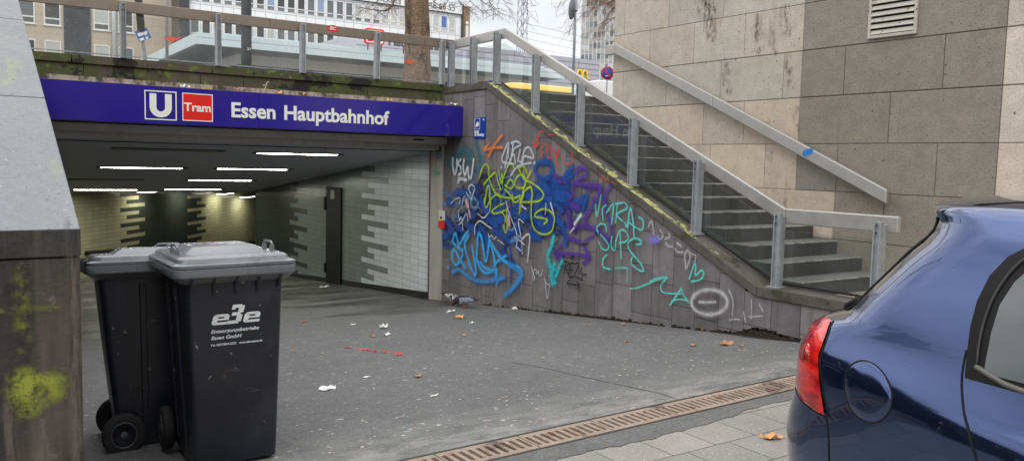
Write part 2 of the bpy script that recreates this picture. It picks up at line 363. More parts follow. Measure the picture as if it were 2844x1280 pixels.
ys = [4.08] + list(np.arange(4.2, 13.01, .4)) + list(np.arange(13, 44, 2.0))
g = MB(); rows = []
for i, y in enumerate(ys):
    x1 = 7.0 if y < 23.5 else 16.5
    if i == 0: rows.append([(.36, 3.86+.027*.36+.02, 0), (7.02, 3.86+.027*7+.02, 0)])
    else: rows.append([(.36, y, ramp_z(y)), (7.02 if y < 23.5 else 16.5, y, ramp_z(y))])
g.grid(rows, smooth=False); struct(g, 'ramp', mt_asph)
g = MB(); g.quad((-160, 12.7, 2.86), (400, 12.7, 2.86), (400, 400, 2.86), (-160, 400, 2.86)); g.quad((7.3, 11.5, 2.737), (60, 11.5, 2.737), (60, 12.7, 2.86), (7.3, 12.7, 2.86)); g.quad((9.0, 10.4, 2.737), (60, 10.4, 2.737), (60, 11.5, 2.737), (9.0, 11.5, 2.737)); struct(g, 'plaza', mt_patch)
g = MB(); g.box(7.3, 9.0, 3.6, 5.6, -.3, .283); struct(g, 'stair_landing', mt_sand)
# ------------------------------------------------------------------ drain
dr = thing('drain_channel', 'rusty slotted drain channel running across the foot of the paving', 'drain', (0, 3.86, .002), math.radians(1.55)); dr.scale = (1, 1.13, 1)
b = MB(); b.box(.4, 8.2, -.222, -.205, -.05, .004); b.box(.4, 8.2, .005, .022, -.05, .004); b.build('frame', mt_dark, dr)
b = MB(); b.quad((.4, -.21, -.10), (8.2, -.21, -.10), (8.2, .01, -.10), (.4, .01, -.10)); b.quad((.4, -.2045, -.10), (8.2, -.2045, -.10), (8.2, -.2045, 0), (.4, -.2045, 0)); b.quad((.4, .0045, -.10), (8.2, .0045, -.10), (8.2, .0045, 0), (.4, .0045, 0)); b.build('channel', mt_void, dr)
SEC = .58
for k in range(13):
    x0 = .425+k*SEC+.004; x1 = x0+SEC-.008; b = MB(); cl_ = (random.uniform(.8, 1.1),)*3
    b.box(x0, x1, -.203, -.168, -.02, .003); b.box(x0, x1, -.036, .003, -.02, .003)
    n = 10; p = (x1-x0)/n
    for i in range(n+1):
        a = x0+i*p-.0145; c = a+.029; b.box(max(a, x0), min(c, x1), -.168, -.036, -.02, .003)
    o = b.build('grate', mt_rust, dr)
# ------------------------------------------------------------------ left parapet wall
lw = thing('sloping_parapet_wall', 'dark weathered concrete wall with pale sloping top at the left edge of the photo', 'wall', (0, 3.4, 0))
SL = .405
b = MB(); XR = .366
b.prism([(0, -.4), (0, 1.255), (4.2, 1.255+4.2*SL), (9.1, 1.255+4.2*SL), (9.1, -1.3)], 0, -.75, XR-.004); b.build('wall', mt_left, lw)
segs_ = [(0, 1.36), (1.366, 2.75), (2.756, 4.2)]
for y0, y1 in segs_:
    b = MB(); za, zb = 1.262+y0*SL, 1.262+y1*SL
    b.prism([(y0-.004 if y0 == 0 else y0, za), (y1, zb), (y1, zb+.104), (y0-.004 if y0 == 0 else y0, za+.104)], 0, -.754, XR)
    me_ = b.build('coping_stone', [mt_lefttop, mt_left], lw, bevel=.006)
    for p in me_.data.polygons:
        if p.normal.z < .5: p.material_index = 1
b = MB(); b.box(-.754, XR, 4.206, 9.1, 1.262+4.2*SL, 1.366+4.2*SL); b.build('coping_stone', mt_lefttop, lw)
def blob(name, mt, parent, outline, ax, plane, off, inv):
    """filled patch of paint or moss: fan whose UV v grows to the rim"""
    P = [np.array(p) for p in outline]; c = sum(P)/len(P); n = len(P); vs = []; uv = []
    for f in (0, .5, .8, 1.0):
        for p in P: vs.append(c+(p-c)*max(f, .001)); uv.append((1, f))
    b = MB(); v3 = []
    for q in vs:
        t = [float(q[0]), float(q[1])]; t.insert(ax, plane-off); v3.append(tuple(t[i]-inv[i] for i in range(3)))
    fs = [(r*n+i, r*n+(i+1) % n, (r+1)*n+(i+1) % n, (r+1)*n+i) for r in range(3) for i in range(n)]
    b.add(v3, fs, uvs=uv); return b.build(name, mt, parent, fix=False)
def ribbon(b, pts2, wid, ax, plane, off, inv=(0, 0, 0), rise=.0, mi=0, dens=1.0, wob=0.0):
    """flat stroke on a plane; pts2 in the plane's two axes; a stroke that crosses itself climbs by a hair"""
    P = [np.array(p) for p in catmull(pts2)] if len(pts2) > 1 else [np.array(pts2[0])-(.001, 0), np.array(pts2[0])+(.001, 0)]
    d0 = P[0]-P[1]; d1 = P[-1]-P[-2]; d0 = d0/(np.linalg.norm(d0)+1e-9); d1 = d1/(np.linalg.norm(d1)+1e-9)
    h = wid/2; Q = []; W = []
    for f in (1.0, .86, .5): Q.append(P[0]+d0*h*f); W.append(h*math.sqrt(max(0, 1-f*f)))
    ph = random.uniform(0, 6); Q += P; W += [h*(1+wob*math.sin(ph+.55*i)*math.sin(ph*2+.21*i)) for i in range(len(P))]
    for f in (.5, .86, 1.0): Q.append(P[-1]+d1*h*f); W.append(h*math.sqrt(max(0, 1-f*f)))
    vs = []; uv = []; n = len(Q)
    for i, q in enumerate(Q):
        t = Q[min(i+1, n-1)]-Q[max(i-1, 0)]; t = t/(np.linalg.norm(t)+1e-9); nn = np.array([-t[1], t[0]])
        capf = min(1, max(0, 1-W[i]/h)) if (i < 3 or i > n-4) else 0
        for sgn in (-1, -.5, 0, .5, 1):
            p = q+nn*W[i]*sgn; t3 = [float(p[0]), float(p[1])]; t3.insert(ax, plane-off-rise*i)
            vs.append(tuple(t3[k]-inv[k] for k in range(3))); uv.append((dens, max(abs(sgn), capf)))
    b.add(vs, [(i*5+k, i*5+k+1, (i+1)*5+k+1, (i+1)*5+k) for i in range(n-1) for k in range(4)], mi, uvs=uv)
sp_moss = spray('moss_paint', L(138, 146, 56), .97, .5, .9, (20, .36, .54))
pxy = lambda s: (lambda p: (p[0], p[2]))(on(s, 1, 3.4))
inv_l = (0, 3.4, 0)
ho = [(0, 1035), (45, 1010), (75, 1003), (105, 1010), (122, 1025), (150, 1015), (180, 1012), (200, 1030), (205, 1070), (195, 1105), (165, 1125), (130, 1140), (100, 1165), (60, 1175), (42, 1172), (28, 1140), (0, 1100)]
blob('moss_heart', sp_moss, lw, [pxy(s) for s in ho], 1, 3.394, .003, inv_l)['label'] = 'heart shaped patch of yellow green moss'
b = MB(); ribbon(b, [pxy((58, 755)), pxy((60, 850)), pxy((64, 955))], .075, 1, 3.394, .003, inv_l); ribbon(b, [pxy((0, 862)), pxy((60, 858)), pxy((158, 850))], .035, 1, 3.394, .0045, inv_l)
b.build('moss_cross', spray('moss_thin', L(116, 122, 44), .8, 1.0, .9, (14, .42, .60)), lw, fix=False)
b = MB()
for k_, (xa, ya_, xb, yb_, wd_) in enumerate([(198, 625, 206, 1000, .075), (204, 960, 214, 1300, .07), (20, 1090, 24, 1320, .07), (122, 1180, 126, 1320, .07)]):
    ribbon(b, [pxy((xa, ya_)), pxy(((xa+xb)/2+2, (ya_+yb_)/2)), pxy((xb, yb_))], wd_, 1, 3.394, .0015+.0002*k_, inv_l)
b.build('pale_water_stains', spray('lime_wash', L(120, 111, 102), .6, 1.0, .9, (26, .44, .58, (1, 1, .10))), lw, fix=False)
# ------------------------------------------------------------------ graffiti wall with its sloping coping
GX = 7.0
gw = thing('graffiti_wall', 'dark panelled retaining wall covered in colourful graffiti below the stairs', 'wall', (GX, 8, 0))
iv = (GX, 8, 0)
def coplow(y): return .289 if y < 5.63 else min(.289+(y-5.63)*.4605, 2.80)
b = MB(); pitch = .357; rng = random.Random(3)
for c in range(25):
    ya = 3.95+.067+(c-1)*pitch; yb = ya+pitch; yc0, yc1 = max(ya, 3.95)+.003, min(yb, 12.5)-.003
    if yc1 <= yc0: continue
    z = -1.0 + rng.uniform(-.3, .05); hs = [.58, .42]; k = c % 2
    while z < 2.95:
        h = hs[k % 2]*rng.uniform(.95, 1.1); k += 1
        poly = [(yc0, z+.003), (yc1, z+.003), (yc1, z+h-.003), (yc0, z+h-.003)]; z += h
        if yc0 > 5.7: poly = clip(poly, -.4605, 1, .289-5.63*.4605+.03)
        else: poly = clip(poly, 0, 1, .325)
        if poly: poly = clip(poly, 0, 1, 2.83)
        if len(poly) < 3: continue
        t = rng.uniform(.78, 1.2); tint = rng.uniform(-.03, .03)
        b.add([(GX-iv[0], y-8, zz) for y, zz in poly], [tuple(range(len(poly)))], 0, (t+tint*.5, t, t-tint*.3))
b.build('panels', mt_panel, gw, fix=False)
b = MB(); b.prism([(3.95-8, -1.2), (12.5-8, -1.2), (12.5-8, 2.80), (11.09-8, 2.80), (5.63-8, .285), (3.95-8, .285)], 0, .012, .33); b.build('core', mt_backing, gw)
def coptop(y): return coplow(y)+.113
cuts = [3.95, 5.63, 7.05, 8.42, 9.78, 11.09, 12.5]
for y0, y1 in zip(cuts[:-1], cuts[1:]):
    b = MB(); e = .004
    b.prism([(y0-8+e, coplow(y0+1e-6)), (y1-8-e, coplow(y1)), (y1-8-e, coplow(y1)+.113), (y0-8+e, coplow(y0+1e-6)+.113)], 0, -.03, .27)
    b.build('coping_stone', mt_coping, gw, bevel=.008)
b = MB(); rng = random.Random(5)
for i in range(420):
    y = rng.uniform(5.3, 11.0); x = GX-.022+abs(rng.gauss(0, .045)); dens = .5+.5*math.sin(y*1.9)+ (1 if y > 6.6 else 0)
    if rng.random() > dens*.5: continue
    z = coptop(y)+.003; r = rng.uniform(.008, .026)*(1.3 if y > 6.8 else .8); s = rng.uniform(.7, 1.2)
    n = 7; sl = .4605 if y > 5.63 else 0
    vs = [(x-iv[0], y-8, z+.006)]
    for k in range(n):
        t = 2*PI*k/n; dx, dy = r*math.cos(t)*rng.uniform(.7, 1.2), 1.5*r*math.sin(t)*rng.uniform(.7, 1.2); vs.append((x+dx-iv[0], y+dy-8, z+dy*sl))
    b.add(vs, [(0, 1+k, 1+(k+1) % n) for k in range(n)], 0, (s, s*rng.uniform(.9, 1.02), s*rng.uniform(.6, 1)))
tag(b.build('lichen', mt_lichen, gw), kind='stuff')
# ------------------------------------------------------------------ stairs
stc = thing('staircase', 'dark terrazzo staircase climbing between the graffiti wall and the sandstone building', 'stairs', (7.36, 5.35, .247))
for k in range(1, 16):
    z1 = .283+.1635*k; y0 = 5.357+.3526*(k-1); b = MB(); y1 = y0+.37
    b.box(0, 1.64, y0-5.35, (y1 if k < 15 else y0+1.4)-5.35, z1-.1635*1.9-.247, z1-.247)
    o = b.build('step', [mt_step, mt_stepn], stc, bevel=.008)
    for p in o.data.polygons:
        if p.normal.z > .5: p.material_index = 1
    b = MB(); b.box(.004, 1.634, y0-.0025-5.35, y0+.022-5.35, z1-.010-.247, z1+.0025-.247); b.build('nosing', mt_nose, o, bevel=.003)
# ------------------------------------------------------------------ balustrade of the stairs
def Rt(y): return 3.755 if y > 10.92 else max(1.232, 3.755-(10.92-y)*.4637)
sb = thing('stair_balustrade', 'stainless handrail on grey posts with glass panels along the stairs', 'railing', (7.15, 8, 0)); iv = (7.15, 8, 0)
RX0, RX1 = .03, .085
pts = [(4.22, 1.232), (5.475, 1.232), (10.92, 3.755), (12.56, 3.745)]
for (ya, za), (yb, zb) in zip(pts[:-1], pts[1:]):
    nseg = 3 if ya == 5.475 else 1
    for i in range(nseg):
        t0, t1 = i/nseg, (i+1)/nseg; a = (ya+(yb-ya)*t0, za+(zb-za)*t0); c = (ya+(yb-ya)*t1, za+(zb-za)*t1); e = .002
        b = MB(); b.prism([(a[0]+e-8, a[1]-.158), (c[0]-e-8, c[1]-.158), (c[0]-e-8, c[1]), (a[0]+e-8, a[1])], 0, RX0, RX1); b.build('handrail', mt_steel, sb, bevel=.012)
def post(b, x0, x1, y0, y1, z0, z1):       # open channel section: web and two flanges
    b.box(x0, x1, y0, y1, z0, z1)
c3 = lambda u, v: (1422+u/3.622, v/3.622); c2 = lambda u, v: (711+u/3.622, v/3.622); c7 = lambda u, v: (1422+u/3.622, 320+v/3.622); cb = lambda u, v: (2133+u/3.622, 640+v/3.622)
pp = [on(s, 0, 7.12) for s in [cb(1090, 560), cb(82, 592), c7(1852, 1130), c7(1205, 690), c7(675, 292), c3(232, 1110), c2(2418, 805), c2(2185, 805), c2(1962, 850)]]
PY = []
for p in pp:
    y = p.y; PY.append(y); zb = coptop(y) if y < 11.1 else 2.915; zt = Rt(y)-.055
    po = MB()
    for q in ((-.085, -.02, y-.036, y-.022), (-.085, -.02, y+.022, y+.036), (-.02, .026, y-.036, y+.036)):
        po.box(q[0], q[1], q[2]-8, q[3]-8, zb, zt if q[0] != -.02 else zt-.03)
    po.box(-.06, -.045, y-.022-8, y+.022-8, zb, zt)
    o = po.build('post', mt_galv, sb, bevel=.003)
    b = MB(); b.box(-.11, .05, y-.075-8, y+.075-8, zb-.02, zb+.008); bp_ = b.build('base_plate', mt_galv, o)
    for dz in (.035, .105): b = MB(); b.lathe([(.010, -.094), (.010, -.086)], (0, y-8, zt-dz), 'X', 10, smooth=False); b.build('bolt', mt_dark, o)
PY = sorted(PY)
for ya, yb in zip(PY[:-1], PY[1:]):
    if yb-ya < .3: continue
    a, c = ya+.045, yb-.03; b = MB()
    zl = lambda y: (coptop(y) if y < 11.09 else 2.915)+.045
    def zu(y): return Rt(y)-.158-.075
    ymid = [a, c]
    if a < 5.475 < c: ymid = [a, 5.475, c]
    if a < 10.92 < c: ymid = [a, 10.92, c]
    for y0, y1 in zip(ymid[:-1], ymid[1:]):
        b.prism([(y0-8, zl(y0)), (y1-8, zl(y1)), (y1-8, zu(y1)), (y0-8, zu(y0))], 0, .040, .050)
    b.build('glass_panel', mt_glass2, sb)
    b = MB(); b.prism([(a-8, zl(a)-.02), (c-8, zl(c)-.02), (c-8, zl(c)), (a-8, zl(a))], 0, .03, .06); b.build('glass_shoe', mt_black, sb)
# ------------------------------------------------------------------ bridge parapet, its balustrade, sign, portal
pw = thing('bridge_parapet', 'mossy brown stone parapet above the blue station sign', 'parapet', (3.5, 12.5, 2.6)); iv = (3.5, 12.5, 2.6)
b = MB(); rng = random.Random(11); x = -6.0
while x < 6.97:
    wv = rng.choice([.62, .9, 1.1, .75]); x1 = min(x+wv, 6.97); t = rng.uniform(.85, 1.15)
    b.box(x+.003-3.5, x1-.003-3.5, .004, .3, 2.62-2.6, 2.832-2.6, 0, (t, t, t*.97)); x = x1
b.build('wall_course', mt_moss, pw, bevel=.004)
b = MB(); x = -6.0
while x < 6.97:
    x1 = min(x+1.82, 6.97); t = rng.uniform(.85, 1.1); b.box(x+.004-3.5, x1-.004-3.5, -.03, .42, .238, .352, 0, (t, t, t)); x = x1
b.build('coping_stone', mt_moss, pw, bevel=.008)
b = MB(); b.box(-10, 3.5, .31, .6, -.8, .26); b.box(-10, 3.5, .01, .31, -.56, .018); b.build('core', mt_left, pw)
bb = thing('bridge_balustrade', 'brownish flat handrail on grey posts with rain spotted glass above the sign', 'railing', (3.5, 12.5, 2.95))
for xa, xb in ((-6.2, .9), (.9, 3.97), (3.97, 6.62), (6.62, 7.232)):
    b = MB(); b.box(xa+.002-3.5, xb-.002-3.5, .03, .085, .64, .79); b.build('handrail', mt_railrefl, bb, bevel=.006)
bx = [-5.66, -4.4, -3.14, -1.88, -.62, .64, 1.912, 3.184, 4.455, 5.707, 6.924]
for x in bx:
    po = MB(); X = x-3.5
    for q in ((X-.036, X-.022, -.085, -.02), (X+.022, X+.036, -.085, -.02), (X-.036, X+.036, -.02, .026)): po.box(q[0], q[1], q[2], q[3], .0, .755 if q[2] != -.02 else .72)
    po.box(X-.022, X+.022, -.06, -.045, 0, .755)
    o = po.build('post', mt_galv, bb, bevel=.003)
    for dz in (.72, .65): b = MB(); b.lathe([(.010, -.094), (.010, -.086)], (X, 0, dz), 'Y', 10, smooth=False); b.build('bolt', mt_dark, o)
for xa, xb in zip(bx[:-1], bx[1:]):
    b = MB(); b.box(xa+.045-3.5, xb-.04-3.5, .045, .055, .045, .60); b.build('glass_panel', mt_glass, bb)
    b = MB(); b.box(xa+.045-3.5, xb-.04-3.5, .038, .062, .03, .045); b.build('glass_shoe', mt_galv, bb)
SGY = 11.85
sg = thing('station_sign', 'long blue illuminated style station sign with white lettering over the tunnel mouth', 'sign', (3.6, SGY, 2.05)); iv = Vector((3.6, SGY, 2.05))
b = MB(); b.box(-3.3, 3.39, .012, .62, .0, .5); b.build('housing', mt_dark, sg)
for xa, xb in ((-3.3, -.013), (-.007, 3.39)):
    b = MB(); b.box(xa, xb, 0, .012, .004, .505); b.build('face_panel', mt_blue, sg, bevel=.002)
b = MB(); b.box(-3.3, 3.37, .10, .645, .505, .515); b.box(-3.3, 3.35, .40, .645, .515, .60); b.build('cover_strip', mt_flash, sg)
sgp = lambda u, v: on((380+u*.28727, 230+v*.28727), 1, SGY)-iv
def frame_(b, a, d, w, y): # rectangle outline from corner a (top left) to d (bottom right)
    x0, x1, z0, z1 = a.x, d.x, d.z, a.z
    b.box(x0, x1, y-.004, y, z1-w, z1); b.box(x0, x1, y-.004, y, z0, z0+w); b.box(x0, x0+w, y-.004, y, z0+w, z1-w); b.box(x1-w, x1, y-.004, y, z0+w, z1-w)
uA, uD = sgp(72, 70), sgp(386, 368)
b = MB(); frame_(b, uA, uD, .014, -.001)
uc = (uA.x+uD.x)/2; hw = .145*(uD.x-uA.x)/.47; uw = uD.x-uA.x; uh = uA.z-uD.z
# the letter U as one bent bar
ox, ix = uw*.345, uw*.135; zt, zbm = uD.z+uh*.90, uD.z+uh*.09; zc = zbm+ox*.95
prof = [(-ox, zt), (-ix, zt)] + [(-ix*math.cos(t), zc-ix*1.0*math.sin(t)) for t in np.linspace(0, PI, 13)] + [(ix, zt), (ox, zt)] + [(ox*math.cos(t), zc-ox*.95*math.sin(t)) for t in np.linspace(0, PI, 17)]
b.prism([(uc+p[0], p[1]) for p in prof], 1, -.006, -.001)
b.build('underground_symbol', mt_white, sg)
tA, tD = sgp(438, 97), sgp(735, 380)
b = MB(); frame_(b, tA, tD, .012, -.001); o = b.build('tram_symbol', mt_white, sg)
b = MB(); b.box(tA.x+.012, tD.x-.012, -.004, -.001, tD.z+.012, tA.z-.012); b.build('tram_field', mt_red, o)
p0 = sgp(455, 268); text('tram_lettering', 'Tram', mt_white, o, (p0.x, -.0045, p0.z-.004), (1, 0, 0), (0, 0, 1), .116, sgp(715, 280).x-p0.x, bold=.028, depth=.002)
p0, p1 = sgp(915, 329), sgp(2440, 388)
e1 = sgp(1340, 345)
text('lettering', 'Essen', mt_white, sg, (p0.x, -.002, p0.z), (1, 0, 0), (0, 0, 1), .212, e1.x-p0.x, bold=.026, depth=.003)
h0 = sgp(1425, 346)
text('lettering', 'Hauptbahnhof', mt_white, sg, (h0.x, -.002, p0.z), (1, 0, 0), (0, 0, 1), .212, p1.x-h0.x, bold=.026, depth=.003)
pf = thing('portal_frame', 'grey metal roller shutter frame around the tunnel mouth with stickers', 'door frame', (7.0, 12.5, 0)); iv = (7.0, 12.5, 0)
b = MB(); b.box(-6.64, -.04, -.2, -.08, 1.93, 2.04); b.build('lintel', mt_jamb, pf, bevel=.004)
b = MB(); b.box(-6.64, -.04, -.08, .1, 1.99, 2.3); b.box(-6.64, 0.0, .20, .24, 1.9, 2.6); b.build('shutter_slot', mt_void, pf)
b = MB(); b.box(-6.64, -.01, .10, .19, 1.845, 1.96); b.build('guide_beam', mt_jamb, pf)
b = MB(); b.box(-.03, .3, -.02, .41, -1.0, 2.0); jb = b.build('jamb', mt_jamb, pf, bevel=.004)
b = MB(); b.box(-.025, .3, .415, .46, -1.0, 1.84); b.box(.0, .3, .46, .50, -1.0, 1.84); b.build('shutter_guide', mt_dark, pf)
b = MB(); b.box(-.7, -.5, -.21, -.2, 1.975, 2.0); b.build('black_plate', mt_black, pf)
jy = lambda s: (lambda p: (p[1]-12.5, p[2]))(on(s, 0, 6.97))
c6 = lambda u, v: (711+u/3.622, 320+v/3.622)
def jst(name, s0, s1, mt, x=-.033):
    (ya, za), (yb, zb) = jy(s0), jy(s1); q = MB(); q.box(x, -.0301, min(ya, yb), max(ya, yb), min(za, zb), max(za, zb)); return q.build(name, mt, jb)
jst('sticker', c6(1800, 322), c6(1860, 368), mt_black)['label'] = 'black white and green striped sticker'
jst('sticker_band', c6(1804, 340), c6(1858, 348), mt_white, -.0345); jst('sticker_band', c6(1804, 354), c6(1858, 366), M('sticker_green', L(30, 110, 70), .5), -.0345)
zs = M('sticker_blue', L(190, 195, 215), .5, stain=[(60, .45, .55, L(45, 45, 100))]); jst('sticker', c6(1808, 378), c6(1870, 442), zs)['label'] = 'blue and white scribbled sticker'
jst('sticker', c6(1790, 560), c6(1850, 606), M('sticker_mint', L(110, 195, 160), .5, stain=[(70, .52, .58, L(30, 90, 70))]))['label'] = 'mint green sticker'
ab = thing('emergency_box', 'small white and red emergency switch box on the portal jamb', 'switch box', (6.97, 12.6, 0))
jq = lambda s: (lambda p: (p[1]-12.6, p[2]))(on(s, 0, 6.95))
def jb2(name, s0, s1, mt, x0, x1):
    (ya, za), (yb, zb) = jq(s0), jq(s1); q = MB(); q.box(x0, x1, min(ya, yb), max(ya, yb), min(za, zb), max(za, zb)); return q.build(name, mt, ab, bevel=.003)
jb2('switch_plate', c6(1836, 955), c6(1893, 1062), M('box_white', L(205, 205, 200), .4), -.02, 0)
jb2('red_panel', c6(1834, 1064), c6(1893, 1140), mt_red, -.024, 0)
yk = jq(c6(1864, 1028)); q = MB(); q.lathe([(.022, -.034), (.022, -.02)], (0, yk[0], yk[1]), 'X', 14); q.build('switch', mt_black, ab)
yk = jq(c6(1864, 1050)); q = MB(); q.box(-.0215, -.0201, yk[0]-.05, yk[0]+.05, yk[1]-.02, yk[1]+.02); q.build('yellow_label', M('label_yellow', L(225, 200, 60), .5), ab)
# camera surveillance notice on the graffiti wall
s5 = lambda u, v: (1190+u*.20963, 320+v*.20963)
wy = lambda s: (lambda p: (p[1], p[2]))(on(s, 0, 6.985))
ns = thing('video_notice', 'small blue and white video surveillance notice high on the graffiti wall', 'sign', (6.985, 11.3, 2)); 
(ya, za), (yb, zb) = wy(s5(603, 36)), wy(s5(750, 312))
q = MB(); q.box(0, .012, yb-11.3, ya-11.3, zb-2, za-2); q.build('plate', M('notice_blue', L(28, 62, 150), .35), ns, bevel=.002)
q = MB(); wi = ya-yb; hi = za-zb
def nr(x0, x1, z0, z1): q.box(-.003, -.0005, ya-11.3-x1*wi, ya-11.3-x0*wi, zb-2+z0*hi, zb-2+z1*hi)
nr(.07, .54, .945, .96); nr(.07, .54, .45, .465); nr(.07, .095, .465, .945); nr(.515, .54, .465, .945); nr(.80, .90, .85, .93)
q.add([(-.003, ya-11.3-u*wi, zb-2+v*hi) for u, v in [(.16, .62), (.22, .70), (.30, .82), (.42, .76), (.47, .64), (.40, .62), (.38, .56), (.30, .60), (.28, .54), (.18, .56)]], [tuple(range(10))])
o = q.build('camera_symbol', mt_white, ns)
text('notice_lettering', 'Bahnhof', mt_white, ns, (-.001, ya-11.3-.08*wi, zb-2+.27*hi), (0, -1, 0), (0, 0, 1), .05, .40*wi, bold=.02, depth=.002)
text('notice_lettering', 'mit Videoanlage', mt_white, ns, (-.001, ya-11.3-.08*wi, zb-2+.13*hi), (0, -1, 0), (0, 0, 1), .05, .82*wi, bold=.02, depth=.002)
# ------------------------------------------------------------------ tunnel
tn = thing('tunnel', 'dim tiled pedestrian tunnel sloping down behind the portal', 'tunnel', (3.7, 18, 0)); iv = (3.7, 18, 0)
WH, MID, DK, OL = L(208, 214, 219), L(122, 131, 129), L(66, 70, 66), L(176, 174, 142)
b = MB(); rng = random.Random(2)
for r in range(30):
    z1 = 1.722+.112*2-r*.112; z0 = z1-.112
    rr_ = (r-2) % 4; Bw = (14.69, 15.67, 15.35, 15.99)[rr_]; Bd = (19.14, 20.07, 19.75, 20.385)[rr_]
    y = 13.07-.324
    while y < 23.45:
        ya, yb = max(y, 13.01), min(y+.324, 23.45); y += .324
        if yb <= ya: continue
        poly = [(ya+.0025, z0+.0025), (yb-.0025, z0+.0025), (yb-.0025, z1-.0025), (ya+.0025, z1-.0025)]
        poly = clip(poly, .108, 1, 1.792+13*.108); 
        if poly: poly = clip(poly, -.0776, -1, .742-13.01*.0776)
        if len(poly) < 3: continue
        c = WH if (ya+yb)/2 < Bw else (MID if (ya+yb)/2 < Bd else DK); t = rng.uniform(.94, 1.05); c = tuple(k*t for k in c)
        b.add([(GX-iv[0], p[0]-18, p[1]) for p in poly], [tuple(range(len(poly)))], 0, c)
b.build('tiled_side_wall', mt_tile, tn, fix=False)
b = MB(); b.box(3.306, 3.6, 13.0-18, 23.5-18, -3, 1.9); b.build('side_wall_core', mt_grout, tn)
b = MB(); b.prism([(13.0-18, ramp_z(13)-.3), (23.45-18, ramp_z(23.45)-.3), (23.45-18, -.742-10.44*.0776), (13.0-18, -.742)], 0, 3.285, 3.32); b.build('skirting', mt_black, tn)
b = MB(); b.prism([(12.62-18, ceil_z(12.62)), (24-18, ceil_z(24)), (24-18, ceil_z(24)+.7), (12.62-18, 2.6)], 0, .3-3.7, 7.1-3.7)
b.box(-3.4, 13.4, 6.005, 22, .72, .95); b.build('ceiling', mt_ceil, tn)
b = MB(); y = 16
for yq in (19.75,):
    pass
b.box(-3.6, -3.334, -5.6, 6.2, -4, 2.5); b.box(-3.6, 13.4, 22, 22.3, -6, 1); b.box(13.2, 13.5, 6, 22, -6, 1); b.box(3.62, 13.4, 5.35, 5.495, -6, 1.0)
b.build('shell_walls', mt_grout, tn)
# slanting end wall
P0 = Vector((2.4, 24.1, 0)); DR = Vector((math.sin(math.radians(40)), math.cos(math.radians(40)), 0)); NR = Vector((DR.y, -DR.x, 0))
P0 = P0 - DR*3.0
b = MB(); rng = random.Random(4)
for r in range(36):
    z1 = .95-r*.112; z0 = z1-.112; q4 = r % 4; B1 = 3.0+3.1+(-.9, .0, -.45, .35)[q4]; B2 = 3.0+6.75+(.0, .55, -.65, .2)[q4]
    for k in range(60):
        s0, s1 = k*.324+.003, (k+1)*.324-.003; sm = (s0+s1)/2
        c = DK if B1 < sm < B2 else OL; t = rng.uniform(.93, 1.06); c = tuple(kk*t for kk in c)
        vs = [P0+DR*s+Vector((0, 0, z)) - Vector(iv) for s, z in ((s0, z0+.003), (s1, z0+.003), (s1, z1-.003), (s0, z1-.003))]
        b.add(vs, [(0, 1, 2, 3)], 0, c)
b.build('tiled_end_wall', mt_tile, tn, fix=False)
b = MB(); a, e = P0-NR*.02-Vector(iv), P0+DR*19.4-NR*.02-Vector(iv)
b.quad((a.x, a.y, -4), (e.x, e.y, -4), (e.x, e.y, 1), (a.x, a.y, 1)); b.build('end_wall_core', mt_grout, tn)
b = MB(); a, e = P0+DR*3.5+NR*.05-Vector(iv), P0+DR*19.3+NR*.05-Vector(iv)
for dz in (0,): b.tube([(a.x, a.y, -1.05), (e.x, e.y, -2.15)], .06, 6)
b.build('wall_rail', mt_black, tn)
def lamp(x0, x1, y, lit, label):
    t = thing('ceiling_light', label, 'light', ((x0+x1)/2, y, ceil_z(y)), 0, 'strip lights in the tunnel ceiling'); h = (x1-x0)/2
    t.rotation_euler = (-math.atan(.108), 0, 0)
    q = MB(); q.box(-h-.06, h+.10, -.10, -.075, -.014, .01); q.box(-h-.06, h+.10, .075, .10, -.014, .01); q.box(-h-.06, -h, -.075, .075, -.014, .01); q.box(h, h+.10, -.075, .075, -.014, .01); q.build('frame', mt_dark, t)
    q = MB(); q.box(-h, h, -.075, .075, -.010, .0); q.build('diffuser', mt_lamp if lit else mt_off, t)
lamp(1.97, 3.47, 13.65, False, 'unlit strip light in the tunnel ceiling nearest the sign on the left')
lamp(4.145, 5.55, 13.77, True, 'lit strip light in the front row of the tunnel ceiling, largest and rightmost')
lamp(2.16, 3.59, 16.78, True, 'lit strip light in the second ceiling row, left one')
lamp(4.235, 5.65, 16.72, True, 'lit strip light in the second ceiling row, right one')
lamp(1.9, 3.3, 19.7, False, 'unlit strip light in the third ceiling row, left of the lit one')
lamp(4.345, 5.79, 19.7, True, 'lit strip light in the third ceiling row, alone in its row')
lamp(2.34, 3.80, 23.0, True, 'lit strip light in the deepest ceiling row, left one')
lamp(4.45, 5.90, 22.9, True, 'lit strip light in the deepest ceiling row, right one')
for k, (s, lb) in enumerate([(3.0, 'hidden wall lamp washing light down the end wall, leftmost'), (5.4, 'wall lamp above the dark band of the end wall'), (8.0, 'glowing box lamp under the ceiling edge, left of the pair'), (9.9, 'glowing box lamp under the ceiling edge, right of the pair')]):
    p = P0+DR*(3.0+s-.0)+NR*.42; zt = (.52, .50, .29, .10)[k]
    t = thing('wall_washer', lb, 'light', (p.x, p.y, zt), math.atan2(DR.y, DR.x), 'box lamps along the end wall')
    q = MB(); q.box(-.42, .42, -.16, .16, .0, .06); q.build('housing', mt_dark, t); q = MB(); q.box(-.40, .40, -.14, .14, -.012, .0); q.build('diffuser', mt_lamp2, t)
sd_ = thing('service_door', 'narrow black metal door in the tiled tunnel wall', 'door', (6.985, 17.45, ramp_z(17.45)), 0)
b = MB(); b.box(-.03, .0, -.43, .44, .0, 2.19); b.build('leaf', M('door_black', L(15, 15, 17), .55, spec=.3), sd_)
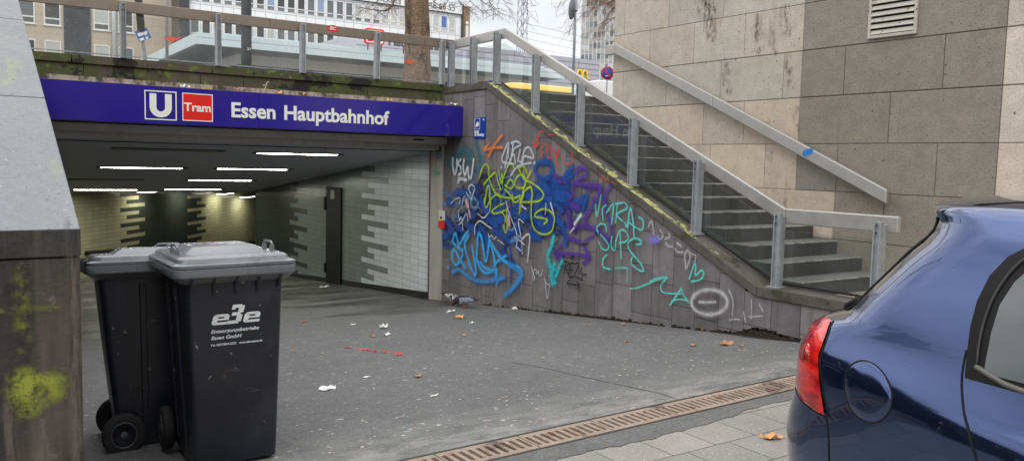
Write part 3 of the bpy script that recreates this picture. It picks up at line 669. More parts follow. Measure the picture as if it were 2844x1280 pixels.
b = MB(); b.box(-.06, -.03, .44, .52, 1.65, 1.95); b.build('hinge', mt_black, sd_); b = MB(); b.box(-.06, -.03, .44, .50, .2, .42); b.build('hinge', mt_black, sd_)
b = MB(); b.box(-.034, -.0302, -.06, .16, 1.92, 2.12); b.build('notice', M('paper_notice', L(190, 190, 185), .6, stain=[(50, .5, .58, L(110, 110, 110), (1, 1, 4))]), sd_)
# ------------------------------------------------------------------ sandstone building on the right
sbld = thing('sandstone_building', 'tan and grey ashlar sandstone building beside the stairs', 'building', (9, 6, 0)); iv = (9, 6, 0)
TAN, GRY, PNK, PCH = L(178, 170, 158), L(132, 125, 115), L(194, 182, 168), L(190, 177, 160)
Q = 4.25
courses = {
 -.40: [(10.4, 6.14, 'p'), (6.14, 4.88, 'g'), (4.88, Q, 'g')],
 .20: [(10.4, 7.0, 'p'), (7.0, 5.48, 'g'), (5.48, Q, 'g')],
 .79: [(10.4, 8.9, 'p'), (8.9, 7.4, 'p'), (7.4, 6.14, 'p'), (6.14, 5.48, 'g'), (5.48, Q, 'g')],
 1.38: [(10.4, 9.4, 'p'), (9.4, 8.2, 'p'), (8.2, 7.23, 'p'), (7.23, 6.72, 'p'), (6.72, 6.13, 'g'), (6.13, 4.89, 'g'), (4.89, Q, 'g')],
 1.97: [(10.4, 9.9, 't'), (9.9, 8.37, 'p'), (8.37, 7.62, 't'), (7.62, 6.72, 'p'), (6.72, 5.48, 'g'), (5.48, Q, 'g')],
 2.565: [(10.4, 10.14, 't'), (10.14, 9.15, 't'), (9.15, 8.07, 't'), (8.07, 7.0, 't'), (7.0, 6.72, 't'), (6.72, 6.1, 'g'), (6.1, 4.88, 'g'), (4.88, Q, 'g')],
 3.16: [(10.4, 9.54, 't'), (9.54, 8.61, 't'), (8.61, 7.67, 't'), (7.67, 6.72, 't'), (6.72, Q, 'g')],
 3.75: [(10.4, 10.15, 't'), (10.15, 9.15, 't'), (9.15, 8.07, 't'), (8.07, 6.72, 't'), (6.72, 5.48, 'g'), (5.48, Q, 'g')],
 4.33: [(10.4, 9.0, 't'), (9.0, 7.9, 't'), (7.9, 6.72, 't'), (6.72, Q, 'g')], 4.92: [(10.4, 8.5, 't'), (8.5, 6.72, 't'), (6.72, Q, 'g')],
 5.51: [(10.4, 9.0, 't'), (9.0, 6.72, 't'), (6.72, Q, 'g')], 6.10: [(10.4, 8.5, 't'), (8.5, Q, 't')]}
b = MB(); rng = random.Random(8)
for z, row in courses.items():
    row = list(row); y = Q; k = int(z*10)
    for wv in ((.42, .9, 1.1, .8, 1.2, 1.0, 1.0) if k % 2 else (.95, 1.1, .8, 1.2, .9, 1.1, .6)): row.append((y, y-wv, 'k')); y -= wv
    for ya, yb, c in row:
        t = rng.uniform(.90, 1.10); base_ = {'t': TAN, 'g': GRY, 'k': PNK, 'p': PCH}[c]; h = rng.uniform(-.02, .02); t = t if c != 'g' else rng.uniform(.96, 1.05)
        cc_ = (base_[0]*(t+h), base_[1]*t, base_[2]*(t-h*1.5)); g_ = .004 if c in 'gk' else .003; x = .0 if c != 'g' else -.004
        b.box(x, .05, yb+g_-6, ya-g_-6, z+g_, z+.59-g_, 0, cc_)
b.build('ashlar_facing', mt_stone, sbld, bevel=.004, seg=1)
b = MB(); b.box(.008, 12, -9-6, 10.395-6, -.5, 6.7); b.build('wall', mt_mortar, sbld)
b = MB(); 
for z in np.arange(-.40, 6.5, .59):
    x = .06
    while x < 11:
        wv = rng.uniform(.8, 1.3); t = rng.uniform(.9, 1.08); b.box(x+.003, x+wv-.003, 4.3, 4.41, z+.003, z+.587, 0, tuple(k*t for k in TAN)); x += wv
b.build('gable_facing', mt_stone, sbld)
vt = thing('ventilation_grille', 'white metal louvre grille set in the grey stone wall near the top edge', 'vent', (8.99, 5.5, 3.2))
mtv = M('painted_grille', L(176, 172, 162), .5, var=[(6, .1)], stain=[(14, .60, .68, L(120, 95, 80))])
b = MB(); b.box(-.03, .0, -.30, -.265, 0, .86); b.box(-.03, 0, .265, .30, 0, .86); b.box(-.03, 0, -.265, .265, 0, .035); b.box(-.03, 0, -.265, .265, .825, .86); b.build('frame', mtv, vt, bevel=.003)
for k in range(11):
    z = .045+k*.071; b = MB(); b.prism([(-.032, z), (-.026, z-.004), (.0, z+.045), (-.006, z+.049)], 1, -.265, .265)
    b.build('slat', mtv, vt)
b = MB(); b.quad((-.0005, -.265, .035), (-.0005, .265, .035), (-.0005, .265, .825), (-.0005, -.265, .825)); b.build('duct', mt_void, vt)
wh = thing('wall_handrail', 'flat stainless handrail fixed to the sandstone wall along the stairs', 'handrail', (8.88, 8, 0))
for a, c in (((10.43, 3.595), (10.20, 3.600)), ((10.20, 3.600), (8.07, 2.655)), ((8.07, 2.655), (5.365, 1.433))):
    b = MB(); e = .002; b.prism([(a[0]-e-8, a[1]-.165), (c[0]+e-8, c[1]-.165), (c[0]+e-8, c[1]), (a[0]-e-8, a[1])], 0, -.03, .03); b.build('handrail', mt_steel, wh, bevel=.012)
for y in (5.7, 7.2, 8.7, 10.0):
    z = 3.6-(10.2-y)*.4486-.12; b = MB(); b.tube([(.03, y-8, z), (.115, y-8, z-.01)], .016, 8); b.build('bracket', mt_dark, wh)
for nm_, cx_, cy_, rw, rh in (('a', 1972, 62, 26, 60), ('b', 2108, 92, 20, 70), ('c', 2182, 60, 18, 55), ('d', 2020, 222, 16, 60), ('e', 2192, 200, 14, 70), ('f', 2150, 120, 12, 45), ('g', 1960, 12, 40, 14), ('h', 2215, 330, 10, 50)):
    qy = lambda u, v: (lambda p_: (p_.y-6, p_.z))(on((u, v), 0, 9.0))
    b = MB(); ribbon(b, [qy(cx_, cy_-rh*.5), qy(cx_-3, cy_), qy(cx_+2, cy_+rh*.5)], rw/2262*12.5*2.2, 0, 0, .0045+.0003*ord(nm_)/10)
    tag(b.build('soot_stain', spray('stain_'+nm_, L(96, 80, 76), .85, 1.0, .9, (16, .46, .66, (1, 1, .5))), sbld, fix=False), 'dark reddish weathering stain')
p = on((2243, 424), 0, 8.85); b = MB(); ribbon(b, [(p.y+.035-8, p.z-.012), (p.y-8, p.z+.005), (p.y-.04-8, p.z+.015)], .085, 0, 0, .0325); b.build('paint_blot', spray('blot_blue', L(30, 120, 200), 1, .25), wh, fix=False)
# ------------------------------------------------------------------ graffiti (paint lying on the wall plane)
GR = {'5': (1190, 320, .20963), '6': (1190, 540, .20963), '7': (1600, 540, .20963), 'c': (1422, 640, 1/3.622), 'b': (711, 640, 1/3.622)}
def gp(reg, u, v, plane=GX):
    o = GR[reg]; p = on((o[0]+u*o[2], o[1]+v*o[2]), 0, plane); return (p.y-8, p.z)
PXM = {'5': .0145, '6': .0142, '7': .0125, 'c': .0150}
_lay = [0]
def paint(name, label, colour, strokes, a=.95, soft=.3, plane=GX, mt=None, halo=.26, drip=0):
    """strokes: (region, width in region pixels, [(u, v), ...])"""
    b = MB(); mt = mt or spray('paint_'+name+str(_lay[0]), colour, a, soft)
    for reg, wd, pts in strokes:
        _lay[0] += 1
        mid = pts[len(pts)//2]; A, B_ = gp(reg, mid[0]-wd/2, mid[1], plane), gp(reg, mid[0]+wd/2, mid[1], plane); wm_ = (1.14 if wd > 17 else 1.4)*abs(gp(reg, mid[0], mid[1]-wd/2, plane)[1]-gp(reg, mid[0], mid[1]+wd/2, plane)[1])
        wm_ *= .78 if colour == TQ else 1; g2 = [gp(reg, u, v, plane) for u, v in pts]; of_ = .0022+.00022*_lay[0]
        if halo and plane == GX and wd > 17: ribbon(b, g2, wm_*1.7+.012, 0, 0, of_-.0001, rise=.000002, dens=halo)
        ribbon(b, g2, wm_, 0, plane-GX, of_, rise=.000004, wob=.16)
        for _ in range(drip):
            if random.random() < .5:
                q_ = random.choice(g2[len(g2)//2:] or g2); ln_ = random.uniform(.05, .22); ribbon(b, [q_, (q_[0]+.004, q_[1]-ln_*.5), (q_[0], q_[1]-ln_)], .011, 0, 0, of_+.00005, dens=.85)
    o = b.build(name, mt, gw, fix=False)
    if label: o['label'] = label
    return o
BL, PU, WHT, YG, SK, TQ = L(22, 78, 160), L(84, 52, 150), L(212, 216, 222), L(172, 204, 48), L(62, 170, 236), L(92, 216, 200)
paint('graffiti', 'hazy teal spray cloud', L(58, 128, 140), [('5', 190, [(390, 520), (470, 480), (560, 540)]), ('5', 120, [(640, 380), (670, 500), (690, 620), (650, 740)]), ('5', 150, [(270, 640), (380, 640), (480, 700)]), ('5', 90, [(560, 640), (600, 720)])], .62, .9)
rgp = random.Random(77)
for nm_, c_, n_, wr, al_ in (('older faded blue strokes under the lettering', L(30, 74, 150), 34, (50, 120), .62), ('older faded purple strokes under the lettering', L(92, 66, 150), 16, (36, 80), .6), ('older washed out grey white strokes', L(150, 152, 162), 22, (14, 34), .6), ('older pale blue strokes', L(88, 140, 205), 14, (20, 60), .55), ('older black strokes', L(36, 34, 40), 9, (16, 40), .7)):
    st_ = []
    for _ in range(n_):
        if rgp.random() < .5 or 'purple' in nm_: rg_, cx_, cy_ = '6', rgp.gauss(1650 if 'purple' in nm_ else 1250, 420), rgp.uniform(-150, 520)
        else: rg_, cx_, cy_ = '6', rgp.uniform(260, 900), rgp.uniform(0, 520)
        if cx_ > 2300 or cx_ < 240: continue
        a0 = rgp.uniform(0, 6.28); pts_ = [(cx_, cy_)]
        for k_ in range(rgp.randint(2, 5)): a0 += rgp.uniform(-1.5, 1.5); pts_.append((pts_[-1][0]+rgp.uniform(50, 120)*math.cos(a0), pts_[-1][1]+rgp.uniform(60, 130)*math.sin(a0)))
        st_.append((rg_, rgp.uniform(*wr), pts_))
    paint('graffiti', nm_, c_, st_, al_, .7, drip=1)
paint('graffiti', 'dark blue spray masses', BL, [
 ('5', 70, [(1560, 612), (1450, 650), (1432, 750), (1510, 838), (1610, 820), (1660, 720), (1625, 630), (1560, 612)]), ('5', 150, [(1640, 960), (1760, 990), (1840, 930)]), ('5', 110, [(1660, 850), (1800, 870), (1900, 800)]), ('5', 60, [(1810, 850), (1850, 760), (1930, 690)]),
 ('5', 150, [(1440, 980), (1520, 930), (1600, 1010)]), ('5', 70, [(350, 1040), (430, 1020), (530, 1040)]), ('5', 130, [(1190, 1050), (1300, 1060), (1400, 1100)]), ('5', 80, [(820, 920), (850, 1050), (900, 1130)]),
 ('6', 140, [(1480, 60), (1560, 150), (1660, 90)]), ('6', 190, [(1470, 300), (1560, 420), (1640, 330)]), ('6', 120, [(1800, 80), (1950, 120), (2080, 60)]), ('6', 70, [(2060, 210), (2090, 120), (2110, 30)]),
 ('6', 110, [(720, 110), (800, 230), (930, 250), (1010, 170)]), ('6', 120, [(820, 330), (960, 340), (1100, 270)]), ('6', 110, [(880, 470), (1000, 520), (1220, 460)]), ('6', 110, [(1380, 540), (1460, 560), (1540, 500)]),
 ('6', 100, [(260, 330), (320, 470), (240, 560)]), ('6', 90, [(400, 430), (460, 470)]), ('6', 90, [(700, 420), (760, 500), (740, 580)]), ('6', 40, [(530, 290), (600, 235), (635, 290), (560, 340), (520, 400), (640, 410)]), ('6', 90, [(270, 90), (330, 120)]),
 ('6', 34, [(1100, 640), (1105, 800), (1112, 1000), (1110, 1150)]), ('6', 26, [(930, 640), (990, 780), (1030, 660)]), ('6', 90, [(1130, 590), (1200, 640), (1230, 720)]), ('6', 90, [(1690, 300), (1790, 400), (1830, 520), (1840, 640)]), ('6', 80, [(780, 560), (790, 700), (780, 820)]), ('6', 120, [(1280, 300), (1350, 240)]), ('6', 60, [(660, 580), (700, 520), (690, 440)]), ('5', 170, [(1700, 1060), (1850, 1080)]), ('5', 100, [(1480, 1090), (1640, 1110)]), ('6', 150, [(1450, 160), (1480, 60)]), ('6', 110, [(1180, 170), (1250, 100)]), ('6', 90, [(640, 480), (560, 420)]), ('6', 70, [(1020, 560), (1100, 620)]), ('5', 70, [(1240, 830), (1290, 900)]), ('6', 80, [(1700, 130), (1790, 210)]), ('6', 70, [(930, 420), (860, 380)])], .93, .42, drip=2)
paint('graffiti', 'purple looping letters with arrow below', PU, [
 ('5', 52, [(1985, 770), (1998, 715), (2050, 698), (2110, 735), (2098, 815), (2010, 850), (1960, 900), (1945, 1000), (1900, 1110)]), ('5', 60, [(1950, 900), (2100, 920), (2300, 950), (2255, 1130)]), ('5', 50, [(2440, 935), (2370, 1050), (2385, 1150)]), ('5', 40, [(1690, 790), (1760, 880), (1840, 890)]),
 ('6', 62, [(1880, 230), (1900, 350), (1940, 470), (1985, 425), (2080, 420), (2220, 450), (2320, 520), (2420, 620)]), ('6', 56, [(2215, 60), (2180, 180), (2125, 260), (2090, 400)]), ('6', 50, [(2350, 60), (2365, 200), (2430, 360), (2450, 480), (2430, 640)]), ('6', 56, [(1880, 570), (1960, 600), (2040, 632)]),
 ('6', 46, [(1780, 670), (1690, 760), (1790, 860)]), ('6', 46, [(1730, 775), (1900, 785), (2130, 810)]), ('6', 50, [(2105, 720), (2155, 830), (2090, 905)]), ('6', 90, [(1720, 800), (1760, 810)]), ('6', 95, [(1930, 140), (2000, 170)]), ('6', 70, [(1880, 320), (1890, 420)])], .9, .34)
paint('graffiti', 'turquoise dripping W shape', L(50, 196, 205), [('6', 70, [(1680, 570), (1655, 690), (1605, 800), (1640, 950), (1690, 990)]), ('6', 90, [(1690, 940), (1650, 1090), (1690, 1150)]), ('6', 70, [(1790, 890), (1720, 1060)]), ('c', 60, [(420, 420), (425, 520)])], .85, .6)
paint('graffiti', 'yellow green tangled scribble', YG, [
 ('5', 22, [(692, 835), (740, 700), (785, 650), (822, 700), (832, 850), (900, 1010), (985, 1090)]), ('5', 24, [(900, 762), (830, 830), (762, 912)]), ('5', 22, [(985, 900), (1040, 770), (1085, 662), (1140, 655), (1160, 700)]), ('5', 18, [(915, 760), (950, 880), (985, 990)]), ('5', 16, [(960, 740), (975, 870), (1000, 780), (1010, 900)]),
 ('5', 20, [(1060, 930), (1110, 852), (1165, 920), (1210, 965), (1285, 955), (1310, 840), (1255, 790), (1195, 830), (1130, 970), (1040, 930)]), ('5', 24, [(1382, 750), (1320, 880), (1245, 1150)]), ('5', 22, [(1212, 680), (1260, 790), (1312, 860), (1400, 900), (1505, 980), (1552, 1060), (1505, 1130), (1400, 1148), (1265, 1150)]), ('5', 22, [(1215, 690), (1290, 680), (1330, 760)]),
 ('5', 24, [(1236, 1150), (1300, 1010), (1378, 952), (1402, 1040), (1396, 1150)]), ('5', 24, [(776, 1150), (800, 980), (825, 935), (840, 1020), (840, 1150)]), ('5', 18, [(1040, 980), (1120, 1070), (1150, 1150)]),
 ('6', 22, [(1396, 40), (1390, 150), (1395, 350), (1450, 480), (1560, 526), (1655, 490), (1690, 380), (1692, 290), (1640, 222), (1560, 192), (1480, 222), (1440, 290), (1600, 330), (1560, 388)]), ('6', 22, [(790, 0), (765, 90), (795, 172), (850, 70), (930, 5), (1000, 30), (1140, 52), (1240, 20)]), ('6', 20, [(838, 225), (850, 110), (830, 10)]),
 ('6', 20, [(1030, 120), (940, 160), (868, 228), (920, 252), (1050, 208), (1070, 185), (1062, 300), (1072, 440), (1045, 505), (1022, 412)]), ('6', 18, [(1000, 240), (1040, 290), (1060, 370)]), ('6', 20, [(1140, 10), (1152, 90), (1200, 100), (1240, 50)]), ('6', 22, [(1232, 240), (1250, 120), (1290, 0)])], .95, .28, drip=1)
paint('graffiti', 'white hollow angular letters at the top', L(200, 205, 214), [
 ('5', 22, [(1042, 690), (1058, 600), (1088, 368), (1000, 600), (1150, 648)]), ('5', 20, [(1085, 560), (1095, 370)]), ('5', 22, [(1108, 640), (1150, 400), (1128, 372), (1200, 352), (1248, 398), (1165, 445), (1120, 600)]), ('5', 20, [(1105, 600), (1160, 520), (1180, 640)]), ('5', 20, [(1242, 462), (1212, 610)]), ('5', 20, [(1258, 650), (1300, 470), (1365, 428), (1422, 568), (1300, 545), (1278, 640), (1235, 610)]), ('5', 18, [(1118, 800), (1200, 690), (1300, 650), (1388, 632)]), ('5', 30, [(1434, 632)]), ('5', 26, [(996, 690)])], .9, .25)
paint('graffiti', 'bold white letters USW with underline', WHT, [
 ('5', 30, [(350, 575), (352, 690), (378, 788), (402, 700), (406, 590)]), ('5', 28, [(455, 590), (418, 640), (455, 690), (462, 760), (424, 795)]), ('5', 30, [(500, 592), (490, 700), (512, 795), (548, 690), (560, 800), (590, 832), (612, 720), (626, 588)]), ('5', 40, [(425, 880), (450, 842), (530, 862)])], .97, .2, drip=1)
paint('graffiti', 'orange arrow pointing left', L(232, 130, 62), [('5', 32, [(1005, 268), (900, 400), (826, 545)]), ('5', 30, [(830, 372), (768, 462), (880, 436), (1010, 430)])], .85, .3)
paint('graffiti', 'red scrawled letters under the coping', L(218, 62, 48), [('5', 17, [(1405, 350), (1455, 428), (1508, 222), (1560, 244)]), ('5', 16, [(1480, 262), (1452, 420), (1500, 370)]), ('5', 17, [(1560, 385), (1512, 462), (1552, 500), (1508, 545)]), ('5', 16, [(1590, 370), (1600, 500), (1640, 400), (1660, 560), (1600, 560)]), ('5', 16, [(1720, 560), (1700, 450), (1745, 540), (1765, 390)]), ('5', 18, [(1742, 682), (1735, 600), (1720, 480)]), ('5', 14, [(1800, 560), (1850, 640), (1925, 640), (1952, 560), (1930, 500)]), ('5', 16, [(1612, 270), (1700, 258)])], .8, .4)
paint('graffiti', 'sky blue letters SUMA with long underline', SK, [
 ('6', 40, [(556, 490), (500, 560), (432, 662), (392, 520), (362, 560), (360, 640), (430, 700), (480, 750), (470, 830), (400, 928), (352, 870), (346, 765), (385, 742), (430, 830), (520, 968)]), ('6', 42, [(560, 545), (512, 650), (540, 800), (600, 980), (652, 1062), (656, 950), (610, 690)]), ('6', 42, [(700, 920), (672, 860), (682, 600), (702, 512), (740, 600), (788, 882), (828, 700), (836, 575)]),
 ('6', 46, [(838, 590), (900, 700), (1000, 850), (1130, 930), (1225, 965), (1272, 1060), (1200, 1150)]), ('6', 42, [(842, 600), (892, 780), (908, 900), (900, 1000)]), ('6', 38, [(1055, 812), (930, 900), (880, 1000), (770, 960), (722, 900)]), ('6', 40, [(690, 880), (722, 980), (800, 1040), (900, 1000)]), ('6', 60, [(930, 1000), (940, 1150)]), ('6', 46, [(292, 960)])], .97, .3, drip=1)
paint('graffiti', 'soft blue underline sweep', L(60, 150, 220), [('6', 66, [(352, 1020), (440, 992), (520, 1055), (640, 1128), (800, 1150), (1020, 1100)]), ('c', 60, [(0, 345), (90, 400), (105, 480), (20, 590), (-40, 640)])], .8, .6)
paint('graffiti', 'small turquoise tags to the right', TQ, [
 ('7', 20, [(290, 130), (312, 290), (345, 130), (368, 10)]), ('7', 20, [(430, 140), (385, 200), (395, 335)]), ('7', 22, [(440, 242), (530, 130), (507, 390)]), ('7', 22, [(585, 110), (562, 370)]), ('7', 22, [(562, 125), (680, 110), (710, 180), (580, 262), (650, 350)]), ('7', 26, [(722, 430), (742, 250), (762, 185), (798, 400), (806, 560)]), ('7', 28, [(685, 375), (715, 430), (735, 335)]), ('7', 24, [(740, 370), (820, 430), (905, 468), (932, 400), (915, 330), (868, 300)]),
 ('7', 22, [(440, 480), (425, 405), (365, 388), (312, 440), (330, 500)]), ('7', 20, [(335, 620), (380, 710), (440, 735), (472, 680), (425, 600), (362, 530)]), ('7', 22, [(512, 560), (505, 680), (548, 740), (570, 600), (620, 480), (690, 480), (732, 570), (692, 622), (612, 642)]), ('7', 20, [(622, 520), (636, 842)]), ('7', 24, [(838, 662), (900, 650), (885, 600), (820, 578), (742, 620), (732, 700), (800, 800), (895, 910), (932, 1010), (850, 985), (770, 910), (782, 830)]),
 ('7', 24, [(440, 798), (392, 870), (402, 960), (490, 986)]), ('7', 20, [(560, 976), (640, 968), (722, 976)]), ('7', 12, [(722, 980), (716, 1080), (714, 1155)]), ('7', 22, [(1020, 1150), (1100, 1110), (1240, 1092), (1190, 1150)]), ('7', 24, [(1542, 1108), (1612, 912), (1628, 960), (1622, 1070), (1700, 1000), (1732, 1050), (1690, 1118), (1572, 1150)]),
 ('c', 16, [(1222, 582), (1300, 570), (1380, 540), (1570, 472), (1526, 560), (1562, 622), (1730, 632)]), ('c', 18, [(1732, 580), (1680, 660), (1622, 742)]), ('c', 18, [(1732, 585), (1760, 650), (1805, 712)]), ('c', 14, [(1640, 700), (1720, 688), (1790, 700)])], .92, .32)
paint('graffiti', 'black marker tag REZ with double arrow', L(24, 23, 24), [
 ('c', 12, [(572, 300), (562, 380), (554, 432)]), ('c', 12, [(560, 305), (606, 330), (572, 368), (602, 452)]), ('c', 12, [(652, 328), (618, 338), (602, 460), (652, 458)]), ('c', 10, [(612, 398), (642, 392)]), ('c', 12, [(664, 332), (706, 334), (662, 450), (712, 478)]), ('c', 12, [(736, 368), (722, 420), (746, 448), (722, 490), (745, 494)]), ('c', 10, [(522, 354), (546, 350)]), ('c', 11, [(758, 442), (784, 440)]), ('c', 14, [(590, 528), (640, 538), (700, 548)]), ('c', 11, [(612, 496), (586, 522), (606, 556)]), ('c', 11, [(682, 512), (708, 548), (680, 576)]), ('c', 10, [(637, 250), (622, 266), (638, 283), (652, 266), (637, 250)]), ('c', 8, [(555, 236), (558, 262)]), ('c', 8, [(740, 312), (750, 336)])], 1, .15)
paint('graffiti', 'thin white tags and drips among the blue', WHT, [
 ('6', 18, [(1350, 890), (1372, 700), (1380, 545), (1340, 530), (1280, 590)]), ('6', 14, [(1282, 780), (1272, 600), (1232, 340), (1300, 370)]), ('6', 14, [(1062, 82), (1112, 250), (1210, 520), (1205, 700)]), ('6', 16, [(652, 530), (655, 420), (720, 350), (800, 400), (880, 452)]), ('6', 9, [(332, 120), (400, 60), (462, 52), (440, 132)]), ('6', 9, [(482, 162), (498, 60), (520, 20)]), ('6', 13, [(432, 212), (446, 340), (470, 300), (492, 342), (540, 250), (562, 352)]), ('6', 12, [(440, 400), (480, 370), (498, 468)]),
 ('5', 17, [(600, 1050), (572, 960), (610, 922), (652, 970), (622, 1060), (600, 1130)]), ('6', 20, [(1280, 152), (1330, 190)]), ('6', 36, [(1982, 390), (2060, 272)]), ('6', 14, [(600, 60), (560, 10), (540, -30)]), ('6', 13, [(700, 260), (770, 310), (840, 240)]), ('6', 16, [(1920, 500), (1972, 440)]), ('6', 13, [(1600, 120), (1590, 260)]), ('6', 18, [(1660, 110), (1702, 250)]), ('6', 12, [(835, 520), (850, 560), (880, 540), (905, 590), (940, 560)]), ('6', 10, [(960, 600), (990, 620), (1040, 660)]), ('6', 16, [(1180, 560), (1240, 600), (1310, 660)]), ('6', 16, [(1220, 700), (1260, 740)]),
 ('c', 6, [(232, 362), (236, 400), (262, 470), (242, 490), (252, 400), (275, 390), (282, 440), (300, 400), (306, 450), (330, 440), (340, 392)]), ('c', 6, [(356, 455), (372, 520), (392, 540), (410, 540), (405, 600), (386, 674), (366, 500)])], .93, .25)
paint('graffiti', 'pale pink blots', L(226, 178, 176), [('6', 66, [(545, 90), (560, 150)]), ('6', 55, [(1105, 300), (1112, 400)]), ('6', 40, [(580, 230), (590, 290)])], .9, .4)
paint('graffiti', 'pale blue haze strokes', L(120, 170, 215), [('6', 40, [(640, 40), (700, 110), (650, 190), (600, 110), (640, 40)]), ('6', 60, [(1150, 620), (1240, 560)]), ('6', 30, [(600, 0), (560, 80)]), ('6', 26, [(1080, 450), (1150, 470), (1200, 380)])], .6, .6)
paint('graffiti', 'black curved stroke', L(28, 26, 26), [('5', 60, [(800, 790), (740, 850), (725, 930), (760, 1010)])], .9, .4)
paint('graffiti', 'faded white chalky letters below the coping', L(190, 190, 194), [
 ('7', 26, [(1008, 420), (1050, 352), (1082, 525)]), ('7', 22, [(1165, 470), (1200, 545), (1160, 592), (1130, 545)]), ('7', 22, [(1232, 588), (1290, 560), (1280, 520)]), ('7', 26, [(1238, 640), (1270, 680), (1322, 688)]), ('7', 30, [(1392, 642), (1440, 680)]), ('7', 26, [(1362, 718), (1400, 758), (1465, 762)]), ('7', 26, [(1505, 985), (1492, 800), (1530, 742), (1562, 830), (1520, 960)]), ('7', 18, [(1575, 780), (1640, 812), (1622, 890)]),
 ('c', 17, [(2222, 600), (2262, 700), (2256, 850)]), ('c', 16, [(2232, 890), (2290, 885), (2330, 890)]), ('c', 12, [(2368, 810), (2388, 912)]), ('c', 16, [(2450, 690), (2450, 880)]), ('c', 14, [(2420, 862), (2560, 852)]), ('c', 16, [(2530, 740), (2560, 800)])], .75, .7)
paint('graffiti', 'lilac blot', L(132, 120, 205), [('7', 105, [(1060, 600), (1110, 600)])], .85, .6)
paint('graffiti', 'white sprayed circle with a dash inside', L(205, 205, 206), [('c', 46, [(2025+180*math.cos(t), 715+125*math.sin(t)) for t in np.linspace(-2.6, 3.68, 15)]), ('c', 26, [(1925, 715), (2000, 716), (2082, 714)])], .72, .75)
paint('graffiti', 'small orange scrawl on the coping edge', L(215, 90, 55), [('5', 9, [(2312, 772), (2350, 870), (2362, 800), (2400, 872)]), ('5', 8, [(2400, 880), (2420, 830), (2440, 880)]), ('5', 8, [(2460, 880), (2540, 910)])], .9, .3, plane=GX-.031)
# ------------------------------------------------------------------ wheelie bins
mt_bin = M('black_plastic', L(34, 37, 46), .34, var=[(3, .16), (30, .1)], spots=[(26, .72, .74, L(120, 120, 122))], stain=[(3, .55, .75, L(56, 58, 66), (1, 3, 1)), (9, .64, .70, L(82, 83, 88), (.25, .25, 1.4)), (4, .60, .72, L(50, 44, 40))], bump=(90, .12, .003))
mt_lid = M('scuffed_lid', L(108, 111, 115), .22, spec=.8, var=[(4, .16), (30, .1)], stain=[(7, .58, .70, L(135, 132, 128), (1, 1, 3)), (3, .60, .72, L(66, 68, 74))], bump=(70, .15, .003))
mt_tyre = M('tyre', L(38, 38, 39), .75, var=[(20, .2)]); mt_rim = M('wheel_disc', L(72, 75, 82), .45)
def rrect(w, d, r, z, cx=0, cy=0, n=5):
    pts = []
    for sx_, sy_, a0 in ((1, 1, 0), (-1, 1, PI/2), (-1, -1, PI), (1, -1, 1.5*PI)):
        for k in range(n): t = a0+PI/2*k/(n-1); pts.append((cx+sx_*(w/2-r)+r*math.cos(t), cy+sy_*(d/2-r)+r*math.sin(t), z))
    return pts
def loft(b, rings, mi=0, cap=(True, True)):
    n = len(rings[0]); v = [p for r in rings for p in r]
    f = [(i*n+k, i*n+(k+1) % n, (i+1)*n+(k+1) % n, (i+1)*n+k) for i in range(len(rings)-1) for k in range(n)]
    if cap[0]: f.append(tuple(range(n))[::-1])
    if cap[1]: f.append(tuple(range((len(rings)-1)*n, len(rings)*n)))
    b.add(v, f, mi, smooth=False)
def smooth_angle(o, deg=40):
    for p in o.data.polygons: p.use_smooth = True
    md = o.modifiers.new('es', 'EDGE_SPLIT'); md.split_angle = math.radians(deg)
